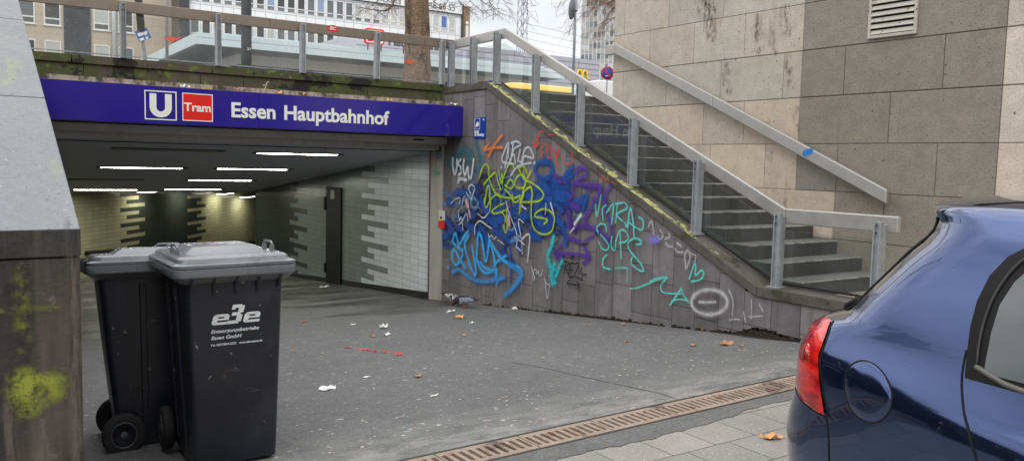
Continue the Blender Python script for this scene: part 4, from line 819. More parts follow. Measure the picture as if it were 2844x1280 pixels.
# local frame: x across the front (width), -y = front, z up
def make_bin(label, loc, rz):
    t = thing('wheelie_bin', label, 'wheelie bin', loc, rz)
    W_, D_ = .67, .84
    b = MB(); rg = []
    for z, w_, d_, cy in ((.03, .465, .53, .0), (.10, .472, .55, .0), (.55, .505, .635, .0), (.93, .535, .70, .0), (.96, .55, .72, .0)):
        rg.append(rrect(w_, d_, .035, z, 0, cy))
    loft(b, rg); bd = b.build('body', mt_bin, t); smooth_angle(bd)
    b = MB()                                                   # vertical side recess ribs and the wheel niche cheeks
    for sx_ in (-1, 1):
        for yy in (-.12, .12):
            b = MB(); b.add([(sx_*.230, yy-.02, .1), (sx_*.230, yy+.02, .1), (sx_*.266, yy+.02, .92), (sx_*.266, yy-.02, .92), (sx_*.244, yy-.014, .1), (sx_*.244, yy+.014, .1), (sx_*.280, yy+.014, .92), (sx_*.284, yy-.014, .92)], [(0, 1, 2, 3), (4, 5, 6, 7), (0, 1, 5, 4), (2, 3, 7, 6), (1, 2, 6, 5), (3, 0, 4, 7)])
            b.build('rib', mt_bin, t)
    b = MB(); loft(b, [rrect(.575, .745, .04, .955), rrect(W_-.02, D_-.02, .05, .985), rrect(W_-.005, D_-.005, .05, .99), rrect(W_, D_, .05, 1.03), rrect(W_-.02, D_-.02, .05, 1.032)]); r_ = b.build('rim', mt_lid, t, bevel=.003); smooth_angle(r_, 35)
    for sx_ in (-.24, -.12, .0, .12, .24):
        b = MB(); b.add([(sx_-.006, -.352, .955), (sx_+.006, -.352, .955), (sx_+.006, -.41, .985), (sx_-.006, -.41, .985), (sx_-.006, -.328, .86), (sx_+.006, -.328, .86)], [(0, 1, 2, 3), (4, 5, 1, 0), (0, 3, 4), (1, 5, 2), (2, 5, 4, 3)]); b.build('gusset', mt_bin, t)
    b = MB(); loft(b, [rrect(W_-.004, D_-.004, .055, 1.034, 0, -.004), rrect(W_-.002, D_-.002, .055, 1.048, 0, -.004), rrect(W_-.03, D_-.03, .05, 1.053, 0, -.004), rrect(W_-.06, D_-.06, .05, 1.057, 0, -.004), rrect(W_-.072, D_-.072, .06, 1.074, 0, -.004), rrect(W_-.10, D_-.10, .06, 1.083, 0, -.004), rrect(W_-.26, D_-.24, .08, 1.086, 0, .0)]); ld = b.build('lid', mt_lid, t); smooth_angle(ld, 28)
    b = MB(); loft(b, [rrect(W_-.22, D_-.34, .04, 1.082, 0, .03), rrect(W_-.31, D_-.46, .03, 1.113, 0, .03), rrect(W_-.33, D_-.48, .03, 1.116, 0, .03)]); q = b.build('raised_panel', mt_lid, ld); smooth_angle(q, 20)
    for sx_ in (-1, 1):
        b = MB(); x = sx_*(W_/2-.07)
        b.tube([(x, -.16, 1.07), (x, -.165, 1.118), (x, -.15, 1.128), (x, -.03, 1.128), (x, -.015, 1.118), (x, -.02, 1.07)], .007, 8); b.box(x-.012, x+.012, -.174, -.154, 1.07, 1.110); b.box(x-.012, x+.012, -.026, -.006, 1.07, 1.110); b.build('grip', mt_lid, ld, bevel=.003)
    b = MB(); b.tube([(-.24, D_/2+.05, 1.045), (.24, D_/2+.05, 1.045)], .017, 10)
    for sx_ in (-.24, .24): b.add([(sx_-.02, D_/2-.03, 1.06), (sx_+.02, D_/2-.03, 1.06), (sx_+.02, D_/2+.068, 1.06), (sx_-.02, D_/2+.068, 1.06), (sx_-.02, D_/2-.10, .93), (sx_+.02, D_/2-.10, .93), (sx_+.02, D_/2+.066, 1.03), (sx_-.02, D_/2+.066, 1.03)], [(0, 1, 2, 3), (4, 5, 6, 7), (0, 1, 5, 4), (1, 2, 6, 5), (2, 3, 7, 6), (3, 0, 4, 7)])
    b.build('handle_bar', mt_bin, t)
    b = MB(); b.tube([(-.30, .245, .118), (.30, .245, .118)], .013, 10); b.build('axle', mt_galv, t)
    for sx_ in (-1, 1):
        b = MB(); x = sx_*.285; s2 = sx_
        b.lathe([(.072, x-.030), (.102, x-.033), (.114, x-.022), (.118, x), (.114, x+.022), (.102, x+.033), (.072, x+.030)], (0, .245, .118), 'X', 32); wl = b.build('wheel', mt_tyre, t)
        b = MB(); b.lathe([(.073, x+s2*.030), (.068, x+s2*.037), (.062, x+s2*.030), (.057, x+s2*.010), (.027, x+s2*.010), (.022, x+s2*.030), (.012, x+s2*.037), (.001, x+s2*.037)], (0, .245, .118), 'X', 32)
        for k in range(9):
            a = 2*PI*k/9; cy_, cz_ = math.cos(a), math.sin(a); px, pz = -cz_*.004, cy_*.004
            b.add([(x+s2*.008, .245+cy_*.02+px, .118+cz_*.02+pz), (x+s2*.008, .245+cy_*.02-px, .118+cz_*.02-pz), (x+s2*.008, .245+cy_*.062-px, .118+cz_*.062-pz), (x+s2*.008, .245+cy_*.062+px, .118+cz_*.062+pz), (x+s2*.026, .245+cy_*.02+px, .118+cz_*.02+pz), (x+s2*.026, .245+cy_*.02-px, .118+cz_*.02-pz), (x+s2*.026, .245+cy_*.062-px, .118+cz_*.062-pz), (x+s2*.026, .245+cy_*.062+px, .118+cz_*.062+pz)], [(0, 1, 2, 3), (4, 5, 6, 7), (0, 1, 5, 4), (2, 3, 7, 6), (1, 2, 6, 5), (3, 0, 4, 7)])
        b.build('wheel_disc', mt_rim, wl)
    return t
# front bin: lettering on its front face
b1 = make_bin('black wheelie bin in front, white lettering on its face', (1.2225, 4.70, ramp_z(4.70)), 0); b1.rotation_euler = (-.0377, -.014, -.041); b1.scale = (.951, 1.077, 1.08)
mt_let = M('bin_print', L(222, 226, 228), .5, var=[(40, .06)])
tl = math.atan2((.70-.53)/2, .90)            # the front face leans outwards to its top
zd = Vector((0, -math.sin(tl), math.cos(tl))); xd = Vector((1, 0, 0))
def fy(z): return -(.53/2+(.70-.53)/2*(z-.03)/.90)-.0045
def bl(x, z): return Vector((x, fy(z), z))
text('printed_lettering', 'Entsorgungsbetriebe', mt_let, b1, bl(-.133, .705), xd, zd, .0175, .262, bold=.015, shear=.25, depth=.0012)
text('printed_lettering', 'Essen GmbH', mt_let, b1, bl(-.133, .673), xd, zd, .0175, .165, bold=.018, shear=.25, depth=.0012)
text('printed_lettering', 'Tel. 0201/854-2222', mt_let, b1, bl(-.136, .641), xd, zd, .0105, .138, bold=.02, depth=.0012)
text('printed_lettering', 'www.ebe-essen.de', mt_let, b1, bl(.017, .641), xd, zd, .0105, .130, bold=.02, depth=.0012)
# e3e mark: heavy slanted letters made of bars
q = MB()
def mark(pts2):
    P = [bl(-.133+x+.22*(z), .745+z*.72) for x, z in pts2]; q.add([tuple(p) for p in P], [tuple(range(len(P)))])
def bar(x0, x1, z0, z1): mark([(x0, z0), (x1, z0), (x1, z1), (x0, z1)])
def letter_e(x, w_, h_):
    s = .0175
    bar(x, x+.028, .012, h_-.014); bar(x+.012, x+w_-.014, h_-s, h_); bar(x+.028, x+w_, h_*.50-.006, h_*.50+.007); bar(x+w_-.028, x+w_, h_*.50+.007, h_-.014); bar(x+.012, x+w_+.004, .0, s)
    mark([(x, .012), (x+.012, 0), (x+.028, .012)]); mark([(x, h_-.014), (x+.028, h_-.014), (x+.012, h_)]); mark([(x+w_-.014, h_), (x+w_-.028, h_-.014), (x+w_, h_-.014)])
letter_e(0, .088, .072); letter_e(.170, .088, .072)
bar(.090, .142, .108, .131); bar(.090, .110, .098, .108); bar(.128, .158, .074, .122); bar(.098, .146, .055, .078); bar(.128, .158, .012, .060); bar(.082, .146, .0, .022)
q.build('printed_mark', mt_let, b1, fix=True)
b2 = make_bin('black wheelie bin behind, turned sideways with its spoked wheel showing', (1.03, 5.41, ramp_z(5.41)-.035), math.radians(88)); b2.scale = (.97, 1.02, 1.10)
b2.rotation_euler = (Matrix.Rotation(-math.radians(5.0), 4, 'X') @ Matrix.Rotation(math.radians(86), 4, 'Z')).to_euler()
# ------------------------------------------------------------------ car
H = math.radians(190); Pf = Vector((2.521, 1.55, 0)); fw = Vector((math.sin(H), math.cos(H), 0)); rt = Vector((math.sin(H+PI/2), math.cos(H+PI/2), 0))
HALF = .93
org = Pf - rt*HALF
car = thing('parked_car', 'dark blue hatchback parked at the right edge, wet and cropped by the frame', 'car', org, math.atan2(fw.y, fw.x))
# car frame: x forward (0 at the fuel flap), y to the car's left, z up; the side we see is -y
def spl(tab):
    xs = np.array([t[0] for t in tab], float); ys_ = np.array([t[1] for t in tab], float); h = np.diff(xs); d = np.diff(ys_)/h
    mm = np.zeros(len(xs)); mm[0], mm[-1] = d[0], d[-1]
    for i in range(1, len(xs)-1): mm[i] = 0 if d[i-1]*d[i] <= 0 else 2*d[i-1]*d[i]/(d[i-1]+d[i])
    def f(x):
        x = min(max(x, xs[0]), xs[-1]); i = min(max(int(np.searchsorted(xs, x))-1, 0), len(h)-1); t = (x-xs[i])/h[i]
        return float((2*t**3-3*t*t+1)*ys_[i]+(t**3-2*t*t+t)*h[i]*mm[i]+(-2*t**3+3*t*t)*ys_[i+1]+(t**3-t*t)*h[i]*mm[i+1])
    return f
Wz = spl([(.18, .84), (.25, .875), (.45, .905), (.65, .922), (.82, .930), (.915, .934), (.945, .928), (1.0, .905), (1.06, .882), (1.15, .856), (1.3, .803), (1.42, .752), (1.50, .70), (1.530, .665), (1.552, .60), (1.568, .52), (1.580, .42), (1.590, .26), (1.594, .10)])
Sr = spl([(.18, -.60), (.30, -.70), (.45, -.75), (.60, -.765), (.70, -.74), (.80, -.705), (.95, -.685), (1.04, -.65), (1.085, -.59), (1.11, -.50), (1.20, -.42), (1.35, -.295), (1.45, -.215), (1.48, -.215), (1.50, -.24), (1.53, -.265), (1.545, -.26), (1.556, -.22), (1.57, -.10), (1.582, .15), (1.590, .5), (1.594, .8)])
Sf = spl([(.18, 3.30), (.30, 3.48), (.5, 3.52), (.7, 3.48), (.82, 3.40), (.90, 3.1), (.98, 2.55), (1.04, 2.15), (1.15, 1.98), (1.3, 1.78), (1.42, 1.60), (1.50, 1.47), (1.54, 1.38), (1.57, 1.28), (1.582, 1.2), (1.590, 1.1), (1.594, 1.0)])
def sag(s): return .14*max(min(s, 1.2), -.35)
def Wc(z, s): return Wz(z + (sag(s) if .6 < z < 1.25 else 0)*max(0, 1-abs(z-.93)/.33))
AR, NR_ = .95, 2.9
AC, NC = .46, 2.3                     # rounding of the rear corners
def flank(s): return 1-.085*max(0, (.55-s)/1.2)**2.2
def corner(z, t):                     # t = 0 at the middle of the tail, pi/2 where the flank begins
    s = Sr(z)+AC-AC*math.cos(t)**(2/NC); return s, Wc(z, s)*flank(s)*math.sin(t)**(2/NC)
def V(z, s):
    """half width at height z, distance s along the car"""
    a = Sr(z); f = Sf(z); A = min(AR, (f-a)*.45); w_ = Wc(z, s)
    w_ *= flank(s)
    if s < a+AC: return w_*max(0, 1-max(0, min(1, (AC-(s-a))/AC))**NC)**(1/NC)
    if s > f-A: return w_*max(0, 1-max(0, min(1, (A-(f-s))/A))**NR_)**(1/NR_)
    return w_
def outline(z):
    a = Sr(z); f = Sf(z); A = min(AR, (f-a)*.45); pts = []
    for t in np.linspace(0, PI/2, 17): s_ = a+AC-AC*max(0, math.cos(t))**(2/NC); pts.append((s_, flank(s_)*math.sin(t)**(2/NC)))
    for k in range(1, 11): s_ = a+AC+(f-a-AC-A)*k/11; pts.append((s_, flank(s_)))
    for t in np.linspace(PI/2, 0, 11): pts.append((f-A+A*math.cos(t)**(2/NR_), math.sin(t)**(2/NR_)))
    r_ = [(s, -Wc(z, s)*k, z) for s, k in pts]; l_ = [(s, Wc(z, s)*k, z) for s, k in pts][1:-1][::-1]
    return r_+l_
zs = list(np.linspace(.18, .84, 12))+list(np.linspace(.87, 1.12, 14))+list(np.linspace(1.15, 1.44, 9))+[1.46, 1.475, 1.485, 1.50, 1.515, 1.53, 1.54, 1.548, 1.556, 1.563, 1.57, 1.576, 1.582, 1.586, 1.590, 1.5925, 1.594]
mt_car, nt, bs = nodes('blue_car_paint')
bs.inputs['Base Color'].default_value = (*L(50, 69, 113), 1); bs.inputs['Metallic'].default_value = .92; bs.inputs['Roughness'].default_value = .13
bs.inputs['Coat Weight'].default_value = 1.0; bs.inputs['Coat Roughness'].default_value = .015
drop = ramp(nt, noise(nt, 34, 1), .735, .75); bp = nt.nodes.new('ShaderNodeBump'); bp.inputs['Strength'].default_value = .5; bp.inputs['Distance'].default_value = .004
nt.links.new(drop, bp.inputs['Height']); nt.links.new(bp.outputs[0], bs.inputs['Coat Normal'])
mt_cglass = M('car_glass', L(54, 62, 60), .04, spec=.9, coat=.6, spots=[(60, .73, .75, L(24, 28, 28))])
mt_trim = M('window_trim', L(16, 16, 17), .55, spec=.25); mt_gap = M('panel_gap', (.002, .002, .003), .9)
mt_tail, nt, bs = nodes('tail_lamp'); bs.inputs['Base Color'].default_value = (*L(205, 22, 18), 1); bs.inputs['Roughness'].default_value = .12; bs.inputs['Coat Weight'].default_value = 1; bs.inputs['Subsurface Weight'].default_value = .25; bs.inputs['Subsurface Radius'].default_value = (.05, .004, .003)
nt.links.new(mixc(nt, ramp(nt, noise(nt, 9, 3, (1, 1, 2.4)), .42, .6), L(214, 26, 20), L(140, 12, 12)), bs.inputs['Base Color'])
b = MB(); rings = [outline(z) for z in zs]; n = len(rings[0]); v = [p for r in rings for p in r]
fs = [(i*n+k, i*n+(k+1) % n, (i+1)*n+(k+1) % n, (i+1)*n+k) for i in range(len(zs)-1) for k in range(n)]
b.add(v, fs+[tuple(range(n))[::-1], tuple(range((len(zs)-1)*n, len(zs)*n))], smooth=True); b.build('body', mt_car, car)
def seen(s, z):                     # outlines were measured on a flat side: step them in to the curved flank
    s0 = s
    for _ in range(12):
        dv = HALF-V(z, s); s += .6*((s0-.9*dv)-s)
    return s, 1.65-(1.65-z)*(1+.5*(HALF-V(z, s)))
def sp3(s, z, off=.003):           # point on the visible flank, lifted off along the local normal
    e = .004; p = Vector((s, -V(z, s), z)); ds = Vector((2*e, -(V(z, s+e)-V(z, s-e)), 0)); dz = Vector((0, -(V(z+e, s)-V(z-e, s)), 2*e))
    nn = ds.cross(dz); nn.normalize()
    if nn.y > 0: nn = -nn
    return p+nn*off
def patch(name, rows, mt, off, parent=car, nu=10, raw=False):
    """rows of (z, s0, s1) sweeping up the flank"""
    R_ = []
    for z, a, c in rows: R_.append([sp3(*((a+(c-a)*k/nu, z) if raw else seen(a+(c-a)*k/nu, z)), off) for k in range(nu+1)])
    q = MB(); q.grid(R_); return q.build(name, mt, parent, fix=False)
def line(name, pts, r=.0035, mt=None, parent=car, off=.0, k=7):
    q = MB(); q.tube([sp3(*seen(s, z), off) for s, z in catmull(pts, k)], r, 6); return q.build(name, mt or mt_gap, parent)
# fuel flap, seams
line('fuel_flap_gap', [(.0+.101*math.cos(t)-.004, .908+.104*math.sin(t)) for t in np.linspace(0, 2*PI, 25)], .0026)['label'] = 'round gap around the fuel flap'
q = MB(); R_ = []
for f_ in (.02, .35, .7, .93, 1.0): R_.append([sp3(*seen(-.004+.098*f_*math.cos(t), .908+.101*f_*math.sin(t)), .0028 if f_ < 1 else .0005) for t in np.linspace(0, 2*PI, 41)])
q.grid(R_); q.build('fuel_flap', mt_car, car, fix=False)
lamp_rows = [(1.085, -.35, -.285), (1.07, -.42, -.275), (1.04, -.54, -.262), (.97, -.63, -.258), (.90, -.655, -.245), (.83, -.655, -.230), (.80, -.57, -.222), (.775, -.39, -.215), (.762, -.27, -.213)]
patch('tail_lamp', lamp_rows[::-1], mt_tail, .007, nu=16, raw=True)
q = MB(); q.tube([sp3(s, z, 0) for s, z in catmull([(-.282, 1.088), (-.270, 1.07), (-.257, 1.04), (-.252, .97), (-.239, .90), (-.224, .83), (-.205, .756), (-.36, .768), (-.52, .795), (-.60, .825)])], .0032, 6); q.build('lamp_seam', mt_gap, car)
line('bumper_seam', [(-.182, .775), (-.165, .70), (-.157, .62), (-.14, .50), (-.10, .36)], .003)
line('rear_door_seam', [(.362, 1.13), (.353, 1.08), (.350, 1.02), (.362, .92), (.40, .815), (.47, .68), (.56, .50), (.60, .32)], .0036)
# rear door window: trim band, glass
tr_rows = [(1.045, .362, 1.62), (1.06, .362, 1.60), (1.12, .366, 1.52), (1.20, .376, 1.44), (1.28, .398, 1.36), (1.36, .44, 1.27), (1.42, .50, 1.17), (1.452, .56, 1.08), (1.468, .62, 1.02)]
def tilt_(rows): return rows
patch('window_trim', tr_rows, mt_trim, .004, nu=40)
gl_rows = [(1.075, .425, 1.54), (1.12, .432, 1.48), (1.20, .448, 1.40), (1.28, .474, 1.32), (1.35, .52, 1.22), (1.40, .575, 1.13), (1.425, .63, 1.06)]
patch('side_window', gl_rows, mt_cglass, .008, nu=40)
line('window_sill', [(.398, 1.088), (.46, 1.068), (.53, 1.055), (.8, 1.04), (1.5, 1.035)], .009, M('sill_trim', L(88, 86, 82), .45), off=.006)
line('window_rim', [(.400, 1.09), (.412, 1.18), (.44, 1.27), (.49, 1.355), (.55, 1.415), (.62, 1.447), (.8, 1.462)], .0055, M('trim_grey', L(34, 34, 34), .4), off=.006)
q = MB(); q.tube([sp3(.50, .835, .035), sp3(.56, .838, .045), sp3(.66, .832, .045), sp3(.72, .826, .02)], [.018, .020, .019, .014], 10); q.build('door_handle', mt_car, car)
# hatch: rear window wraps the back, black gutter line along the pillar, spoiler seam
q = MB(); R_ = []
for z in np.linspace(1.13, 1.44, 12):
    a = Sr(z); A = min(AR, (Sf(z)-a)*.45); row = []
    for t in np.linspace(-.82, .82, 25):
        tt = abs(t); s, yv = corner(z, tt); yv = math.copysign(yv, t); row.append((s-.006, yv*1.004, z+.006))
    R_.append(row)
q.grid(R_); q.build('rear_window', M('rear_glass', L(46, 50, 46), .05, spec=.9, coat=1), car, fix=False)
def edge(z, t=.86, off=.002):
    s, yv = corner(z, t); return sp3(s, z, off)
q = MB(); q.tube([edge(z) for z in np.linspace(1.105, 1.49, 16)], .0055, 6); q.build('hatch_seam', mt_gap, car)
q = MB(); q.tube([edge(1.10, .74, .004), edge(1.145, .80, .006)], .018, 8); q.build('hatch_hinge_cover', mt_trim, car)
q = MB(); q.tube([edge(1.487), sp3(.0, 1.515, .001), sp3(.13, 1.545, .001), sp3(.30, 1.566, .001)], .004, 6); q.build('spoiler_seam', mt_gap, car)
for nm, s in (('wheel', .10), ('wheel', 2.75)):
    for sy in (-1, 1):
        q = MB(); q.lathe([(.20, sy*.78), (.28, sy*.77), (.305, sy*.81), (.305, sy*.90), (.28, sy*.925), (.20, sy*.925)], (s, 0, .305), 'Y', 36); wl = q.build('wheel', mt_tyre, car)
        q = MB(); q.lathe([(.20, sy*.922), (.19, sy*.905), (.05, sy*.895), (.001, sy*.895)], (s, 0, .305), 'Y', 36); q.build('rim', M('alloy', L(150, 152, 155), .35, .9) if s == .10 and sy == -1 else bpy.data.materials['alloy'], wl)
        q = MB(); q.tube([(s+.325*math.cos(t), sy*(V(.5, s)-.04), .29+.325*math.sin(t)) for t in np.linspace(-.2, PI+.2, 18)], .03, 6); q.build('wheel_arch', mt_trim, car)
# ------------------------------------------------------------------ pigeons
def pigeon(label, loc, heading, back, wing, head_c, tail_c, lean=0.0):
    t = thing('pigeon', label, 'pigeon', loc, heading, 'pigeons pecking at the foot of the graffiti wall'); t.scale = (1.15,)*3
    # x forward; head lowered to the ground, tail raised
    spine = [(-.115, .128, .012, .014), (-.085, .122, .034, .026), (-.04, .112, .050, .045), (.01, .100, .057, .053), (.055, .086, .054, .050), (.085, .070, .040, .038), (.108, .050, .026, .026), (.124, .032, .021, .021), (.136, .020, .018, .018), (.146, .012, .008, .008)]
    b = MB(); rings = []
    for x, z, ry, rz_ in spine: rings.append([(x-math.sin(.5)*rz_*math.sin(k*2*PI/12)*.4, ry*math.cos(k*2*PI/12), z+rz_*math.sin(k*2*PI/12)) for k in range(12)])
    n = 12; v = [p for r in rings for p in r]; f = [(i*n+k, i*n+(k+1) % n, (i+1)*n+(k+1) % n, (i+1)*n+k) for i in range(len(rings)-1) for k in range(n)]
    cols = [0 if i < 5 else 1 for i in range(len(rings)-1) for k in range(n)]
    b.add(v, f+[tuple(range(n))[::-1], tuple(range((len(rings)-1)*n, len(rings)*n))], 0, smooth=True); b.mi = cols+[0, 1]
    b.build('body', [back, head_c], t)
    b = MB(); b.add([(-.09, -.022, .128), (-.09, .022, .128), (-.215, .036, .150), (-.215, -.036, .150), (-.09, -.022, .112), (-.09, .022, .112), (-.215, .036, .142), (-.215, -.036, .142)], [(0, 1, 2, 3), (4, 7, 6, 5), (0, 3, 7, 4), (1, 5, 6, 2), (3, 2, 6, 7)]); b.build('tail', tail_c, t)
    for s in (-1, 1):
        b = MB(); R_ = []
        for u in np.linspace(0, 1, 8):
            x = .062-.245*u; row = []
            for w_ in np.linspace(-1, 1, 6):
                hh = (.040*(1-u**2.2)+.004)*w_; y = .056*(1-.62*u)*math.sqrt(max(.05, 1-(.75*w_)**2)); row.append((x, s*(y+.006), .096+.030*u+hh+.006))
            R_.append(row)
        b.grid(R_); b.build('wing', wing, t)
    b = MB()
    for s in (-1, 1):
        b.tube([(.0, s*.022, .06), (-.006, s*.024, .03), (.002, s*.024, .004)], .0045, 6)
        for a in (-.5, 0, .5, PI): b.tube([(.002, s*.024, .004), (.002+.026*math.cos(a), s*.024+.026*math.sin(a), .002)], .003, 5)
    b.build('legs', M('pigeon_legs'+label[:5], L(165, 90, 80), .6), t)
    b = MB(); b.tube([(.143, 0, .014), (.160, 0, .006)], [.005, .0015], 6); b.build('beak', M('beak'+label[:5], L(60, 55, 55), .5), t)
    return t
pg = lambda n, c, **k: M(n, c, .75, **k)
wa = pg('piebald', L(205, 205, 205), stain=[(26, .47, .54, L(45, 46, 52), (1, 1, .6))]); dk = pg('sooty', L(52, 54, 62), var=[(40, .2)]); gy = pg('blue_grey', L(128, 134, 148), var=[(40, .15)], stain=[(30, .56, .62, L(58, 60, 70))]); dt = pg('dark_tail', L(48, 50, 56)); gh = pg('grey_head', L(75, 80, 92))
p = on((1246, 836), 0, 6.72); pigeon('black and white piebald pigeon, leftmost and furthest of the three', (6.70, 11.55, ramp_z(11.55)), math.radians(-72), wa, wa, gh, dt)
pigeon('sooty dark pigeon with raised tail, middle one of the three', (6.60, 11.14, ramp_z(11.14)), math.radians(118), dk, dk, dk, dt)
pigeon('blue grey pigeon with chequered wings, nearest of the three', (6.52, 10.86, ramp_z(10.86)), math.radians(112), gy, gy, gh, dt)
# ------------------------------------------------------------------ litter on the ground
def ground(s):
    d = ray(s); lo, hi = 0.5, 60.0
    for _ in range(50):
        mid = (lo+hi)/2; p = CAM+d*mid
        if p[2] > ramp_z(p[1]): lo = mid
        else: hi = mid
    return Vector((float(p[0]), float(p[1]), ramp_z(p[1])+.002))
mt_paper = M('tissue_paper', L(225, 225, 222), .9, var=[(20, .12)]); mt_leaf = M('dry_leaf', L(172, 126, 92), .8, var=[(30, .35)]); mt_crumb = M('bread_crust', L(214, 160, 110), .9, var=[(40, .25)])
def crumple(name, label, cat, s, lx, ly, h, mt, seed, rz=0, group=None, pos=None):
    rg = random.Random(seed); p = pos or ground(s); t = MB(); nx, ny = 9, 6; rows = []
    ph = [rg.uniform(0, 6) for _ in range(4)]
    for i in range(nx):
        row = []
        for j in range(ny):
            u, v_ = i/(nx-1)*2-1, j/(ny-1)*2-1; e = 1-.35*abs(v_)*abs(u)
            row.append((u*lx/2*(1+.12*math.sin(3*v_+ph[0]))*e, v_*ly/2*(1+.25*math.sin(4*u+ph[1]))*math.sqrt(max(.12, 1-u*u*.8)), .003+h*(.5+.5*math.sin(5*u+ph[2]))*(.5+.5*math.cos(4*v_+ph[3]))+rg.uniform(0, h*.25)))
        rows.append(row)
    t.grid(rows); o = t.build(name, mt, fix=False); o.location = p; o.rotation_euler = (0, 0, rz)
    sm_ = o.modifiers.new('thick', 'SOLIDIFY'); sm_.thickness = .0015
    return tag(o, label, cat, group)
gl_ = 'crumpled papers and flecks littering the asphalt'
for i, (s, lx, ly, h, rz, lb) in enumerate([((909, 1081), .17, .10, .02, .2, 'white crumpled tissue lying alone nearest the bins'), ((1066, 911), .17, .08, .05, .5, 'white folded paper cup shape in the middle of the asphalt'), ((1075, 931), .17, .05, .03, .6, 'flattened printed paper just below the white folded paper'),
    ((1252, 866), .22, .07, .02, .3, 'thin torn white strip below the pigeons'), ((1432, 858), .2, .09, .03, .1, 'white paper scrap lying against the graffiti wall'), ((901, 798), .30, .12, .04, .2, 'white rag by the black tunnel door'), ((1105, 812), .12, .08, .07, 1.0, 'small white scrap under the tiled tunnel wall'),
    ((1206, 1100), .10, .02, .01, .3, 'thin white paper sliver in the open asphalt'), ((1312, 898), .09, .05, .02, 0, 'small white fleck right of the bread crust'), ((1018, 1048), .08, .03, .008, .2, 'tiny white scrap above the tissue'), ((980, 902), .10, .03, .012, .2, 'tiny white scrap left of the folded paper')]):
    crumple('paper_scrap', lb, 'litter', s, lx, ly, h, mt_paper, i, rz, gl_)
for i, (s, lx, ly, h, rz, lb) in enumerate([((1161, 1047), .11, .07, .035, .3, 'curled brown leaf alone in the middle of the asphalt'), ((843, 895), .12, .05, .03, .4, 'orange leaf near the right side of the bins'), ((1037, 936), .10, .07, .04, 0, 'curled brown leaf beside the printed paper'), ((1288, 932), .09, .07, .03, 0, 'small tan leaf right of the middle'), ((814, 976), .08, .05, .02, 0, 'tiny tan leaf beside the front bin'),
    ((2018, 957), .26, .14, .05, .1, 'large tan dry leaf near the graffiti wall on the right'), ((1925, 960), .13, .06, .02, .3, 'brown leaf left of the large tan leaf'), ((2060, 962), .10, .05, .02, .3, 'small red brown leaf right of the large tan leaf'), ((1730, 902), .12, .07, .03, .5, 'rust coloured leaf at the foot of the wall, middle'), ((1953, 918), .12, .06, .03, .2, 'rust coloured leaf at the foot of the wall by the dark stain'), ((1634, 904), .10, .06, .02, .5, 'small brown leaf at the wall foot, left'), ((1740, 950), .13, .04, .015, .2, 'flat brown leaf in front of the wall')]):
    crumple('dry_leaf', lb, 'leaf', s, lx*.8, ly*.75, h*.7, mt_leaf, 20+i, rz, 'dry leaves on the ground')
crumple('bread_crust', 'tan bread crust lying below the pigeons', 'litter', (1276, 884), .16, .10, .05, mt_crumb, 50, .2)
crumple('curled_leaf', 'big curled tan leaf on the pavers beside the car bumper', 'leaf', (2143, 1219), .15, .055, .035, mt_crumb, 51, -.5)
for i, (s, lx, mt_, lb) in enumerate([((516, 246), .13, mt_paper, 'white scrap lying on top of the blue sign, leftmost'), ((660, 257), .08, mt_leaf, 'reddish scrap on top of the blue sign left of the bent stalk'), ((779, 253), .13, mt_crumb, 'tan crust on top of the blue sign right of the bent stalk'), ((845, 270), .14, mt_leaf, 'orange leaf on top of the blue sign above the panel joint'), ((1084, 285), .10, mt_crumb, 'tan crumb on top of the blue sign near its right end'), ((1265, 284), .22, mt_paper, 'pale paper on top of the blue sign at its right end')]):
    p_ = on(s, 1, 11.95); crumple('scrap_on_sign', lb, 'litter', s, lx, .08, .045, mt_, 60+i, .1, None, Vector((p_.x, 12.0, 2.567)))
b = MB(); p_ = on((735, 252), 1, 12.1); b.tube([(p_.x-.02, 12.1, 2.57), (p_.x+.01, 12.1, 2.65), (p_.x+.03, 12.08, 2.73), (p_.x+.05, 12.06, 2.74)], .008, 6); b.tube([(p_.x+.02, 12.09, 2.69), (p_.x-.03, 12.08, 2.685)], .006, 5)
tag(b.build('bent_stalk', M('dry_stalk', L(190, 190, 176), .8)), 'pale bent stalk sticking up from the top of the blue sign', 'stalk')
b = MB(); rg = random.Random(6); a_, e_ = ground((958, 964)), ground((1117, 986))
for k in range(26):
    t = k/25; dens = 1 if t < .16 or t > .84 or .28 < t < .74 else .25
    if rg.random() > dens: continue
    q_ = a_.lerp(e_, t)+Vector((rg.uniform(-.02, .02), rg.uniform(-.025, .025), 0)); r_ = rg.uniform(.012, .034) if dens == 1 else .012
    b.add([(q_.x+r_*math.cos(j*1.047)*rg.uniform(.6, 1.5), q_.y+r_*math.sin(j*1.047)*rg.uniform(.5, 1.1), q_.z+rg.uniform(.001, .014)) for j in range(6)], [tuple(range(6))])
tag(b.build('red_ribbon', M('red_ribbon', L(190, 52, 56), .5, var=[(30, .5)]), fix=False), 'torn red and white ribbon scraps strung out across the asphalt', 'ribbon')
b = MB(); rg = random.Random(12)
for k in range(300):
    s = (rg.uniform(790, 2240), rg.uniform(835, 1270)); p = ground(s)
    if p.x > 6.9 or p.y < 4.15 or p.y > 12.6: continue
    r_ = rg.uniform(.002, .008)*(1.7 if rg.random() < .12 else 1); n_ = 6
    b.add([(p.x+r_*1.8*math.cos(j*1.047)*rg.uniform(.5, 1.2), p.y+r_*math.sin(j*1.047)*rg.uniform(.5, 1.2), p.z+.0015) for j in range(n_)], [tuple(range(n_))], 0, ((1, 1, 1) if rg.random() < .8 else (.8, .55, .35)))
tag(b.build('litter_flecks', M('fleck', L(205, 202, 196), .9, attr=True), fix=False), 'scattered tiny pale flecks and gum spots on the asphalt', 'litter', kind='stuff')
b = MB(); rg = random.Random(14)
